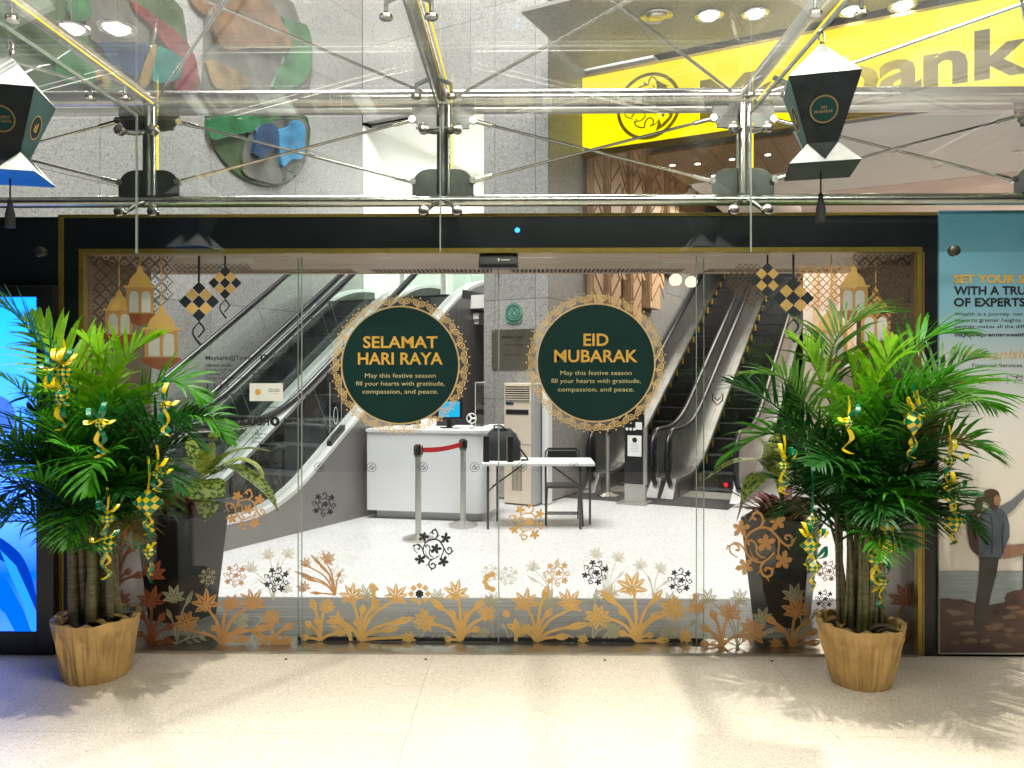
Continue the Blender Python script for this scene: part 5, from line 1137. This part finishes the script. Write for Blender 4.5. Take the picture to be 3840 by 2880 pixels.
emis('display_navy', (.0, .055, .60), 1.0); emis('display_mid', (.0, .17, 1.0), 1.1); emis('display_violet', (.07, .22, .98), 1.2); emis('display_pale', (.02, .34, 1), 1.3)
ramp_mat('poster_sky', [(.15, (.62, .58, .52)), (1.0, (.74, .69, .62)), (1.5, (.66, .65, .62)), (1.9, (.40, .48, .52)), (2.2, (.17, .36, .47)), (2.7, (.085, .25, .37))])
pr('poster_sea', (.26, .30, .31), .5, 0, .2, 3, aniso=(2, 1, 14)); pr('poster_rock', (.055, .032, .028), .5, 0, .5, 5, c2=(.13, .07, .055)); pr('poster_jacket', (.05, .07, .10), .5, 0, .3, 6, c2=(.11, .14, .18)); pr('poster_pack', (.06, .022, .025), .5, 0, .3, 6)
pr('poster_hair', (.075, .04, .028), .5, 0, .3, 9); pr('poster_leg', (.045, .04, .038), .5, 0, .35, 8); pr('poster_skin', (.30, .17, .11), .5, 0, .15, 6); pr('poster_arm', (.16, .17, .19), .5, 0, .15, 6)
ys_ = YF-.05
sc = thing('led_screen', (-3.5, ys_, 0), 'tall glowing blue advertising screen in a black frame behind the left palm', 'screen')
x0, x1 = -4.4, PY(138, 1500, ys_).x; z0, z1 = ZZ(2375, ys_), ZZ(1112, ys_)
bx('display', 'display_blue', (x0, ys_, z0), (x1, ys_+.02, z1), sc)
for a in (((x1+.002, ys_-.012, .0), (PY(205, 1500, ys_).x, YF, z1+.07)), ((x0, ys_-.010, .0), (x1, YF, z0-.002)), ((x0, ys_-.010, z1+.002), (x1, YF, z1+.07))): bx('bezel', 'black_panel', *a, sc, .004)
f_ = onY(ys_-.002)
Print(f_).poly([(-300, 1950), (-60, 1990), (60, 2060), (110, 2140), (137, 2240), (137, 2290), (90, 2190), (20, 2110), (-80, 2080), (-300, 2060)], 4).build('picture_sweep', 'display_navy', sc)
Print(f_).poly([(-300, 2100), (-60, 2110), (30, 2180), (90, 2290), (120, 2374), (60, 2374), (20, 2300), (-60, 2230), (-300, 2200)]).build('picture_sweep', 'display_mid', sc)
Print(f_).poly([(0, 2060), (60, 2120), (110, 2230), (134, 2330), (134, 2374), (124, 2374), (100, 2290), (40, 2160)]).build('picture_sweep', 'display_pale', sc)
Print(onY(ys_-.003)).disc(-20, 1560, 78, 30).build('picture_disc', 'display_violet', sc)
yp = YF-.02
po = thing('wall_poster', (2.9, yp, 0), 'tall printed poster of a hiker on rocks at right, with gold and black lettering', 'poster')
xp0, xp1 = PY(3522, 1500, yp).x, 4.5
bx('sheet', 'poster_sky', (xp0, yp, .02), (xp1, yp+.018, ZZ(794, yp)), po)
f1, f2_, f3 = onY(yp-.002), onY(yp-.004), onY(yp-.006)
q = lambda x, y: (3240+x*.603, 1500+y*.603)
Print(f1).poly([q(468+3, 1062), q(1250, 1062), q(1250, 1300), q(468+3, 1300)]).build('picture_sea', 'poster_sea', po)
rk = [q(472, 1236), q(520, 1232), q(560, 1240), q(620, 1240), q(690, 1262), q(770, 1275), q(830, 1265), q(880, 1255), q(872, 1235), q(890, 1200), q(930, 1185), q(975, 1180), q(1000, 1150), q(1250, 1120), q(1250, 1572), q(472, 1572)]
Print(f2_).poly(rk).build('picture_rocks', 'poster_rock', po)
Print(f3).poly([q(x, y) for x, y in ((722, 985), (838, 985), (825, 1080), (795, 1190), (770, 1300), (775, 1400), (680, 1410), (690, 1300), (710, 1150))]).build('picture_leg', 'poster_leg', po)
Print(f3).poly([q(x, y) for x, y in ((800, 985), (870, 985), (950, 972), (1040, 955), (1040, 890), (930, 900), (870, 905))]).build('picture_leg', 'poster_skin', po)
Print(f3).poly([q(x, y) for x, y in ((990, 950), (1050, 950), (1040, 1180), (985, 1180))]).build('picture_leg', 'poster_leg', po)
Print(onY(yp-.008)).poly([q(x, y) for x, y in ((745, 680), (800, 665), (850, 670), (890, 720), (905, 780), (905, 850), (880, 910), (850, 980), (770, 990), (712, 980), (712, 830), (700, 750))]).build('picture_jacket', 'poster_jacket', po)
Print(f3).poly([q(x, y) for x, y in ((850, 660), (920, 620), (990, 560), (1080, 470), (1100, 500), (1000, 600), (930, 680), (880, 720))]).build('picture_arm', 'poster_arm', po)
Print(onY(yp-.010)).poly([q(x, y) for x, y in ((632, 708), (690, 705), (715, 760), (712, 830), (715, 960), (690, 950), (660, 910), (645, 830))], 3).build('picture_backpack', 'poster_pack', po)
Print(onY(yp-.010)).poly([q(x, y) for x, y in ((735, 600), (750, 565), (790, 553), (830, 565), (845, 600), (845, 640), (815, 690), (775, 650), (740, 630), (735, 680), (700, 720), (688, 690), (692, 620), (715, 600))], 3).build('picture_hair', 'poster_hair', po)
P_ = Print(onY(yp-.0125)); P_.stroke([q(722, 760), q(735, 700), q(770, 680)], 5, 3); P_.stroke([q(870, 760), q(860, 850), q(868, 960)], 4, 3); P_.stroke([q(790, 720), q(800, 830), q(795, 960)], 3, 3); P_.stroke([q(715, 985), q(850, 985)], 5, 5, 0); P_.stroke([q(650, 780), q(700, 790)], 4, 4, 0); P_.stroke([q(655, 860), q(705, 880)], 4, 4, 0); P_.build('picture_seam', 'poster_leg', po)
P_ = Print(onY(yp-.0125)); P_.poly([q(822, 590), q(846, 600), q(852, 622), q(845, 640), q(830, 660), q(810, 650), q(806, 610)]); P_.build('picture_face', 'poster_skin', po)
P_ = Print(f3); rq = random.Random(2)
for k in range(26):
    bx_, by_ = rq.uniform(480, 1100), rq.uniform(1270, 1520); P_.poly([q(bx_, by_), q(bx_+rq.uniform(30, 90), by_-rq.uniform(5, 20)), q(bx_+rq.uniform(60, 130), by_+rq.uniform(5, 20)), q(bx_+rq.uniform(10, 60), by_+rq.uniform(18, 34))])
P_.build('picture_rock_lights', 'poster_skin' if 0 else 'relief_brown', po)
P_ = Print(f1); text(P_, 'SET YOUR SI', 3577, 1060, 275, 30, .035); P_.build('lettering', 'gold_text', po)
for a_ in (('WITH A TRU', 3577, 1104, 270, 31, .03), ('OF EXPERTS', 3577, 1148, 268, 31, .03), ('Wealth is a journey, not a', 3580, 1183, 272, 12, 0), ('towards greater heights.', 3580, 1206, 252, 12, 0), ('partner makes all the diff', 3580, 1230, 262, 12, 0), ('maybankpremierwealth.', 3580, 1261, 272, 13, .02), ('Financial Services', 3646, 1376, 188, 13, 0)): tline(po, f1, 'ink', *a_)
P_ = Print(f1); P_.stroke([(3779, 1405), (3779, 1440)], 1.6, 1.6, 0); P_.stroke([(3785, 1406), (3805, 1412), (3825, 1405)], 1.6, 2.5); P_.stroke([(3815, 1408), (3804, 1440)], 2.4, 2); P_.stroke([(3812, 1418), (3834, 1410), (3830, 1424), (3815, 1426)], 2.2, 2)
P_.build('lettering', 'ink', po)
tline(po, f1, 'gold_text', 'Humanising', 3596, 1350, 290, 36, -.006, 'L', .3, .03); tline(po, f1, 'gold_text', 'Maybank', 3632, 1432, 126, 22, .02)
P_ = Print(f1); P_.ring(3604, 1420, 19, 15, 22); P_.stroke([(3594, 1424), (3600, 1412), (3612, 1414), (3610, 1430)], 3, 3); P_.build('emblem_print', 'gold_text', po)
# ============================================================ palms
def softy(p, lim=4.70): 
    return Vector((p.x, smin(p.y, lim, .3), p.z)) if p.y > lim-.3 else p
def frond(root, pts, L, lw, mat, rng, dens=30, lime=0):
    P = cat_rom3(pts, 8); P = [softy(p) for p in P]; g = MB(); g.open = True; m = len(P)
    ln = sum((P[i+1]-P[i]).length for i in range(m-1)); cum = [0]
    for i in range(m-1): cum.append(cum[-1]+(P[i+1]-P[i]).length)
    g.tube(P, [.0065*(1-.75*i/(m-1))+.0012 for i in range(m)], 5, False); stalk = .24
    N = max(10, int(ln*(1-stalk)*dens))
    def at(f):
        d = f*ln
        for i in range(m-1):
            if cum[i+1] >= d or i == m-2:
                k = (d-cum[i])/max(1e-6, cum[i+1]-cum[i]); return P[i].lerp(P[i+1], k), (P[min(i+2, m-1)]-P[max(i-1, 0)]).normalized()
    roll = rng.uniform(-.5, .5)
    for j in range(N+1):
        f = stalk+(1-stalk)*j/N; p, t = at(min(f, .999)); sd = t.cross(Z)
        if sd.length < .15: sd = Vector((1, 0, 0))-t*t.x
        sd.normalize(); up = sd.cross(t).normalized(); sd, up = sd*math.cos(roll)+up*math.sin(roll), up*math.cos(roll)-sd*math.sin(roll)
        k = j/N; ll = L*(.50+.95*math.sin(math.pi*min(1, k*.80+.16))**.9-.45*k)*rng.uniform(.88, 1.08)
        for s_ in (-1, 1):
            if rng.random() < .03: continue
            ang = R(62-34*k+rng.uniform(-7, 7)); lift = R(rng.uniform(8, 34))
            d = (t*math.cos(ang)+(sd*s_*math.cos(lift)+up*math.sin(lift))*math.sin(ang)).normalized()
            wv = (t-d*t.dot(d)).normalized(); grav = rng.uniform(.7, 1.7); q = p; vs = []; segs = 4
            for i in range(segs+1):
                fr = i/segs; w_ = lw*(.30, 1., .95, .62, .04)[i]; vs += [softy(q+wv*w_/2, 4.715), softy(q-wv*w_/2, 4.715)]
                d = (d-Z*grav*.22*(fr+.15)).normalized(); q = q+d*ll/segs
            g.add(vs, [(2*i, 2*i+1, 2*i+3, 2*i+2) for i in range(segs)])
    return g.build('frond', mat, root, smooth=True)
def palm(label, u, yc, sd, heroes, nrand, canes, cane_mat, pot, zc):
    x = PY(u, 2450, yc).x; c = Vector((x, yc, 0)); t = thing('areca_palm', c, label, 'potted palm', 'potted palms either side of the doors'); rg_ = random.Random(sd)
    rt, rb_, h = pot
    g = MB(); n = 180; ph = [rg_.uniform(0, 6.28) for _ in range(6)]; rows = 16; vs = []
    for i in range(rows+1):
        f = i/rows; r0 = rb_+(rt-rb_)*f**.8
        for k in range(n):
            a = 2*math.pi*k/n; pl = sum((1-2.2*abs(math.sin(.5*(a*w_+p_+f*sk)))**.8)*am for w_, p_, am, sk in ((13, ph[0], .0045, 2.4), (22, ph[1], .0050, -2.6), (35, ph[2], .0034, 1.8), (5, ph[3], .0030, 1.5), (51, ph[4], .0018, -1.4)))
            amp = (.45+.75*f)*(1 if i < rows-3 else .35 if i < rows-1 else .15); vs.append(c+Vector(((r0+pl*amp*1.4)*math.cos(a), (r0+pl*amp*1.4)*math.sin(a), max(.0, h*f+(.005*math.sin(a*5+ph[5])+.002*math.sin(a*13) if i >= rows-1 else 0)))))
    m = rows+1
    for k in range(n): a = 2*math.pi*k/n; vs.append(c+Vector(((rt-.03)*math.cos(a), (rt-.03)*math.sin(a), h-.005+.010*math.sin(a*13))))
    for k in range(n): a = 2*math.pi*k/n; vs.append(c+Vector(((rt-.05)*math.cos(a), (rt-.05)*math.sin(a), h-.06)))
    g.add(vs, [(i*n+k, i*n+(k+1) % n, (i+1)*n+(k+1) % n, (i+1)*n+k) for i in range(m+1) for k in range(n)]+[tuple(range(n-1, -1, -1))])
    po_ = g.build('pot_wrap', 'gold_cloth', t, smooth=True)
    so = MB(); vs = [c+Z*(h-.03)]; so.open = True
    for r_ in (.4, .75, 1):
        for k in range(28): a = 2*math.pi*k/28; vs.append(c+Vector(((rt-.052)*r_*math.cos(a), (rt-.052)*r_*math.sin(a), h-.045+rg_.uniform(-.014, .014))))
    so.add(vs, [(0, 1+k, 1+(k+1) % 28) for k in range(28)]+[(1+r_*28+k, 1+(r_+1)*28+k, 1+(r_+1)*28+(k+1) % 28, 1+r_*28+(k+1) % 28) for r_ in (0, 1) for k in range(28)]); so.build('soil', 'soil', t)
    for k in range(9):   # crumpled cloth and dry husks on the soil
        a = rg_.uniform(0, 6.28); r_ = rg_.uniform(.05, rt-.08); p = c+Vector((r_*math.cos(a), r_*math.sin(a), h-.035)); d = Vector((math.cos(a+1), math.sin(a+1), .15))
        blade([p, p+d*.06+Z*.02, p+d*.14+Z*.005], .03, 'gold_cloth' if k % 2 else 'cane_brown', 'husk', t, .5)
    tops = []
    for (ox, oy, tx, ty, ht, r_) in canes:
        b0 = c+Vector((ox, oy, h-.05)); tp = c+Vector((tx, ty, ht)); md = b0.lerp(tp, .5)+Vector((rg_.uniform(-.012, .012), rg_.uniform(-.012, .012), 0)); pts = cat_rom3([b0, md, tp], 8); rs = []
        for i in range(len(pts)): f = i/(len(pts)-1); rs.append(r_*(1.12-.42*f)*(1.10 if i % 4 == 0 else 1))
        MB().tube(pts, rs, 10).build('cane', cane_mat if rg_.random() < .6 else ('cane_brown' if cane_mat == 'cane_green' else 'cane_green'), t, smooth=True); tops.append(tp)
    for pts, L, mat in heroes:
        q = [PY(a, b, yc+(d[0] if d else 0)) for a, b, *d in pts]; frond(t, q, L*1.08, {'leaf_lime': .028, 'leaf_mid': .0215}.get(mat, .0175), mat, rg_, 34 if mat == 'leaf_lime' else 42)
    for k in range(nrand):
        tp = tops[k % len(tops)]; az = 2*math.pi*(k*.618+rg_.uniform(-.05, .05)); el = rg_.uniform(.30, 1.25); L_ = rg_.uniform(.50, .85)*(1 if math.sin(az) < .3 else .75)
        d = Vector((math.cos(az)*math.cos(el), math.sin(az)*math.cos(el), math.sin(el))); p = tp-Z*rg_.uniform(0, .18); pts = [p]; dr = rg_.uniform(.18, .40)
        for i in range(5): p = p+d*L_/5; d = (d-Z*dr*(.3+.25*i)).normalized(); pts.append(p)
        tp_ = pts[-1]; sgx = 1 if u < 1900 else -1
        if (tp_.x-x)*sgx > .50 and tp_.z < 1.42: continue
        if tp_.z < (.78 if k % 3 else .92) or (abs(tp_.x-x) > .45 and tp_.z < 1.1): continue
        if u > 1900 and tp_.x-x > .55 and tp_.z < 1.25: continue
        top = pts[2].z > zc; frond(t, pts, rg_.uniform(.20, .28), .0150, ('leaf_mid' if rg_.random() < .65 else 'leaf_olive') if top else ('leaf_dark' if rg_.random() < .75 else 'leaf_mid'), rg_, 44)  # high fronds get top-lit greens, low ones shaded greens
    for k in range(24):     # short inner fronds that fill the heart of the clump
        tp = tops[(k*3) % len(tops)]; az = 2*math.pi*(k*.618+.3); el = rg_.uniform(.15, .95); L_ = rg_.uniform(.38, .62)*(1 if math.sin(az) < .3 else .7)
        d = Vector((math.cos(az)*math.cos(el), math.sin(az)*math.cos(el), math.sin(el))); p = tp-Z*rg_.uniform(-.05, .16); pts = [p]; dr = rg_.uniform(.3, .55)
        for i in range(5): p = p+d*L_/5; d = (d-Z*dr*(.3+.25*i)).normalized(); pts.append(p)
        if pts[-1].z < .80: continue
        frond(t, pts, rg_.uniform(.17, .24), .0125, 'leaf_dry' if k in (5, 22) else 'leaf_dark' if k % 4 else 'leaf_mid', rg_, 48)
    return c
def ring_canes(n, r_, spread, h0, h1, rad, sd):
    q = random.Random(sd); out = []
    for k in range(n):
        a = 2*math.pi*k/n+q.uniform(-.4, .4); rr = r_*q.uniform(.4, 1); sp = spread*q.uniform(.4, 1); out.append((rr*math.cos(a), rr*math.sin(a)*.7, sp*math.cos(a), sp*math.sin(a)*.6-.02, q.uniform(h0, h1), rad*q.uniform(.7, 1.15)))
    return out
LC = palm('leafy areca palm in a gold cloth pot beside the blue screen, at left', 362, 4.37, 21, [
    ([(400, 1740), (330, 1500), (235, 1330, .05), (120, 1185, .08)], .27, 'leaf_lime'), ([(420, 1720), (430, 1480), (490, 1330), (600, 1260)], .27, 'leaf_lime'), ([(430, 1700), (540, 1510), (650, 1430), (770, 1500)], .21, 'leaf_mid'),
    ([(430, 1720), (600, 1610), (760, 1560), (870, 1660)], .18, 'leaf_mid'), ([(380, 1740), (200, 1640), (60, 1650), (-60, 1790)], .25, 'leaf_dark'), ([(400, 1760), (250, 1790), (120, 1830), (20, 1960)], .25, 'leaf_dark'),
    ([(380, 1700), (180, 1350), (60, 1180), (-60, 1130)], .26, 'leaf_mid'), ([(400, 1790, -.1), (390, 1720, -.3), (350, 1740, -.5), (330, 1840, -.6)], .22, 'leaf_mid'), ([(410, 1740), (520, 1620, -.1), (640, 1580, -.15), (760, 1680, -.2)], .24, 'leaf_dark'),
    ([(420, 1760, -.05), (500, 1740, -.2), (600, 1750, -.3), (680, 1840, -.35)], .22, 'leaf_dark'), ([(400, 1720), (400, 1480, -.05), (360, 1330, -.08), (300, 1260, -.1)], .26, 'leaf_lime'), ([(390, 1740), (300, 1580, -.1), (180, 1480, -.2), (70, 1500, -.25)], .25, 'leaf_mid')],
    62, ring_canes(11, .13, .15, .78, 1.12, .024, 2), 'cane_brown', (.232, .168, .345), 1.28)
RC = palm('leafy areca palm in a gold cloth pot beside the poster, at right', 3226, 4.33, 47, [
    ([(3240, 1760, -.1), (3300, 1590, -.2), (3430, 1470, -.28), (3580, 1460, -.3), (3730, 1530, -.3)], .33, 'leaf_mid'), ([(3200, 1700), (3100, 1480), (3030, 1330), (2960, 1260)], .25, 'leaf_lime'), ([(3250, 1700), (3330, 1450), (3470, 1270), (3640, 1250)], .28, 'leaf_mid'),
    ([(3210, 1720), (3010, 1600), (2860, 1490), (2720, 1430)], .26, 'leaf_dark'), ([(3200, 1760), (3010, 1650), (2860, 1630), (2700, 1740)], .22, 'leaf_mid'), ([(3225, 1720), (3215, 1540), (3195, 1400), (3180, 1340)], .22, 'leaf_lime'),
    ([(3300, 1760), (3470, 1690), (3610, 1650), (3740, 1720)], .24, 'leaf_mid'), ([(3300, 1860), (3450, 1920), (3600, 1930), (3690, 2030)], .14, 'leaf_dark'), ([(3230, 1800, -.1), (3300, 1850, -.3), (3370, 1860, -.42), (3450, 1960, -.45)], .19, 'leaf_mid'),
    ([(3200, 1700, .1), (3110, 1380, .15), (3190, 1200, .2), (3380, 1170, .22)], .26, 'leaf_olive'), ([(3210, 1720, -.1), (3060, 1560, -.2), (2940, 1420, -.25), (2800, 1400, -.3)], .24, 'leaf_olive'), ([(3230, 1700, -.05), (3280, 1480, -.1), (3330, 1340, -.1), (3360, 1280, -.1)], .27, 'leaf_lime'),
    ([(3250, 1740), (3420, 1560, .05), (3560, 1380, .1), (3700, 1330, .1)], .26, 'leaf_olive')],
    60, ring_canes(22, .12, .16, .86, 1.2, .0135, 8), 'cane_green', (.234, .150, .345), 1.26)
# ============================================================ woven ribbon ornaments
def ketupat(label, u, v, y, h, rot, tails, grp, loop=0, thread=.12, thick=.5):
    """a woven diamond of yellow and green ribbon: u, v its middle, h half its height in metres"""
    h *= .95; c = PY(u, v, y); t = thing('woven_ornament', c, label, 'ornament', grp); rg_ = random.Random(int(u*7+v)); e = Vector((math.cos(rot), math.sin(rot), 0)); f = Vector((-e.y, e.x, 0))
    g = MB(); n = 4
    for side in (-1, 1):
        for i in range(n):
            for j in range(n):
                q = []; g.k = (i+j+(side > 0)) % 2; raise_ = .0015*((i+j) % 2)
                for a, b in ((i, j), (i+1, j), (i+1, j+1), (i, j+1)):
                    p_, r_ = a/n, b/n; X_, Z_ = (p_-r_)*h, (p_+r_-1)*h; bul = thick*h*(16*p_*(1-p_)*r_*(1-r_))**.6+.002+raise_; q.append(c+e*X_+Z*Z_+f*side*bul)
                g.add(q, [(0, 1, 2, 3)])
    g.open = True; g.build('weave', ['ribbon_yellow', 'ribbon_green'], t)
    def strip(pts, wd, mat):
        P = cat_rom3(pts, 6); vs = []; g = MB(); g.open = True
        for i, p in enumerate(P):
            tw = .5*math.sin(i*.5+u); s_ = e*math.cos(tw)+f*math.sin(tw); vs += [p+s_*wd/2, p-s_*wd/2]
        g.add(vs, [(2*i, 2*i+1, 2*i+3, 2*i+2) for i in range(len(P)-1)]); g.build('ribbon', mat, t, smooth=True)
    strip([c+Z*h*.95, c+Z*(h+thread*.5)+e*.006, c+Z*(h+thread)], .012, 'ribbon_green' if u % 2 else 'ribbon_yellow')
    for k in range(tails):
        s_ = rg_.choice((-1, 1)); l = rg_.uniform(.06, .14); b0 = c-Z*h*.9
        strip([b0, b0-Z*l*.4+e*s_*.02, b0-Z*l*.8-e*s_*.015+f*.02, b0-Z*l+e*s_*.02], rg_.uniform(.016, .026), 'ribbon_yellow' if k % 2 == 0 else 'ribbon_green')
    for k in range(loop):
        a = rg_.uniform(-.5, 3.6); d = e*math.cos(a)+Z*math.sin(a); b0 = c+Z*h*.8; r_ = rg_.uniform(.03, .05); sd = Vector((0, -1, 0))
        strip([b0, b0+d*r_+sd*.01, b0+d*r_*1.7+sd*.03+Z*.015, b0+d*r_*1.2+sd*.05-Z*.012, b0+d*.01+sd*.02], .022, 'ribbon_yellow' if k % 3 else 'ribbon_green')
    return t
GL, GR_ = 'ribbon ornaments on the left palm', 'ribbon ornaments on the right palm'
for a in (('bunch of curled yellow ribbon with a long tail, high on the left palm', 238, 1395, 3.92, .05, .4, 3, GL, 9), ('ribbon ornament with two loops below the highest bunch, left palm', 225, 1490, 3.90, .045, -.2, 3, GL, 6), ('small ribbon ornament in the middle of the left palm crown', 377, 1590, 3.78, .035, .2, 3, GL, 4),
          ('largest woven diamond with a yellow tail, hanging at the right edge of the left palm', 556, 1885, 4.02, .082, .15, 4, GL, 0, .16), ('small woven diamond hung below the largest one, left palm', 557, 2068, 4.02, .046, -.2, 2, GL, 2, .08), ('woven ornament on the cane of the left palm, upper of two', 402, 1945, 3.98, .044, .5, 2, GL, 2),
          ('woven ornament with a green tail on the cane of the left palm, lower of two', 397, 2045, 3.98, .054, .2, 3, GL, 3, .07), ('small yellow ribbon knot at the right tip of the left palm', 617, 1520, 3.95, .028, .2, 2, GL, 3), ('small ribbon knot above the largest woven diamond, left palm', 588, 1775, 4.0, .030, .4, 2, GL, 3),
          ('small upright ornament in the middle of the right palm crown', 3182, 1585, 3.82, .034, .3, 1, GR_, 2, .10), ('big tangled ribbon cluster at the upper right of the right palm', 3425, 1580, 3.80, .075, .5, 5, GR_, 8), ('topmost ornament of the chain before the poster', 3560, 1725, 4.0, .04, .1, 2, GR_, 3, .14), ('middle looped ornament of the chain before the poster', 3566, 1860, 4.0, .058, .4, 3, GR_, 6, .06),
          ('lowest woven diamond of the chain before the poster', 3580, 1955, 4.0, .058, -.1, 2, GR_, 1, .04), ('upper woven diamond on the yellow strap at the left of the right palm', 3045, 1950, 3.98, .04, .2, 1, GR_, 0, .22), ('looped woven ornament in front of the gold rosette', 3040, 2045, 3.97, .060, .2, 3, GR_, 6, .04), ('lowest woven diamond left of the right palm canes', 3055, 2125, 3.98, .046, .2, 2, GR_, 1, .05),
          ('large woven diamond on the canes of the right palm', 3325, 1990, 3.95, .078, .35, 4, GR_, 2, .05), ('woven ornament with a wide yellow ribbon low on the right canes', 3285, 2095, 3.93, .050, -.2, 5, GR_, 3, .03), ('lowest small ornament hanging beside the right canes', 3310, 2180, 3.95, .040, .3, 2, GR_, 1, .04), ('yellow and green ribbon over the speckled leaf at the left of the right palm', 2940, 1745, 4.05, .040, .1, 4, GR_, 4)):
    ketupat(*a)
# ============================================================ hanging paper lanterns
def lantern(label, u, vh, y, yaw, words, under):
    hook = PY(u, vh, y); c = Vector((hook.x, y, 0)); t = thing('paper_lantern', (c.x, c.y, 2.6), label, 'lantern', 'paper lanterns hung from the canopy')
    ex = Vector((math.cos(yaw), math.sin(yaw), 0)); ey = Vector((-ex.y, ex.x, 0))
    sq = lambda hw, z: [c+ex*a*hw+ey*b*hw+Z*z for a, b in ((-1, -1), (1, -1), (1, 1), (-1, 1))]
    za, zt, zb_, zf, zr = 3.165, 2.985, 2.715, 2.612, 2.604
    def faces(name, mat, rings, cap=None):
        g = MB(); vs = sum(rings, []); g.add(vs, [(4*i+k, 4*i+(k+1) % 4, 4*i+4+(k+1) % 4, 4*i+4+k) for i in range(len(rings)-1) for k in range(4)]+([(0, 3, 2, 1)] if cap in ('lo', 'both') else [])+([tuple(4*(len(rings)-1)+k for k in range(4))] if cap in ('hi', 'both') else [])); return g.build(name, mat, t)
    faces('roof', 'lantern_white', [sq(.146, zt+.001), sq(.004, za)], 'both')
    b_ = faces('body', 'lantern_navy', [sq(.062, zb_), sq(.144, zt)], 'both')
    for k in range(4):
        P = [sq(.0635, zb_+.002)[k], sq(.0635, zb_+.002)[(k+1) % 4], sq(.1445, zt-.002)[(k+1) % 4], sq(.1445, zt-.002)[k]]
        nn = (P[1]-P[0]).cross(P[3]-P[0]).normalized(); md = sum(P, Vector())/4
        if nn.dot(md-Vector((c.x, c.y, md.z))) < 0: nn = -nn
        if k in (1, 3): MB().flat([p+nn*.001 for p in P]).build('side_sheet', 'lantern_teal', b_)
        ri = (P[1]-P[0]).normalized(); upv = (P[3]+P[2]-P[0]-P[1]).normalized(); ctr = md+nn*.003-upv*.005
        if ri.cross(upv).dot(nn) < 0: ri = -ri
        pf_ = lambda x, y_, ctr=ctr, ri=ri, upv=upv, nn=nn: ctr+ri*x*.001-upv*y_*.001
        Print(pf_).disc(0, 0, 50, 30).build('face_disc', 'green_disc', b_)
        Print(pf_).ring(0, 0, 58, 51, 40).build('face_ring', 'gold_deep' if k in (1, 3) else 'shaded_gold_print', b_)
        P_ = Print(lambda x, y_: pf_(x, y_)+nn*.001)
        if k in (0, 2):
            for i, wd in enumerate(words): text(P_, wd[0], 0, -2+17*i, wd[1], 12, .03, 'C')
        else: P_.poly([(-18, 20), (-6, 24), (-6, -14), (-18, -6)]); P_.poly([(2, 24), (14, 20), (14, -26), (2, -20)])
        P_.build('lettering', 'gold_text' if k in (1, 3) else 'shaded_gold_print', b_)
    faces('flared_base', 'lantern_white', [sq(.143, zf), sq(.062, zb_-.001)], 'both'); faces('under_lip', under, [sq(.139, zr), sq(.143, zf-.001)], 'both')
    for k in range(4):     # dark pointed flap over the middle of each white flare
        lo, hi = sq(.1445, zf), sq(.0635, zb_); MB().flat([hi[k], hi[(k+1) % 4], (lo[k]*.52+lo[(k+1) % 4]*.48)+(hi[k]-lo[k])*.08+Z*.002]).build('pointed_flap', 'lantern_navy', b_)
    MB().tube([c+Z*za, c+Z*(hook.z-.05)], .003, 6).build('cord', 'cord', t); MB().tube([c+Z*(hook.z-.055), c+Z*(hook.z-.06)+ex*.012, c+Z*(hook.z-.02)+ex*.012, c+Z*(hook.z), c+Z*(hook.z-.01)-ex*.010, c+Z*(hook.z-.045)-ex*.008], .005, 6).build('hook', 'steel', t, smooth=True)
    MB().tube([c+Z*zr, c+Z*2.505], .0035, 6).build('cord', 'cord', t); MB().lathe(c+Z*2.38, [(.022, 0), (.021, .06), (.012, .10), (.010, .115), (.013, .122), (.004, .13)], 14).build('tassel', 'cord', t, smooth=True)
lantern('dark paper lantern with white flaps reading EID MUBARAK, hanging at right', 3078, 112, 3.43, R(-14), (('EID', 24), ('MUBARAK', 78)), 'lantern_under_shaded')
lantern('dark paper lantern with white flaps cut by the left edge of the photo', 38, 150, 3.50, R(15), (('SELAMAT', 76), ('HARI RAYA', 82)), 'lantern_under_bluelit')
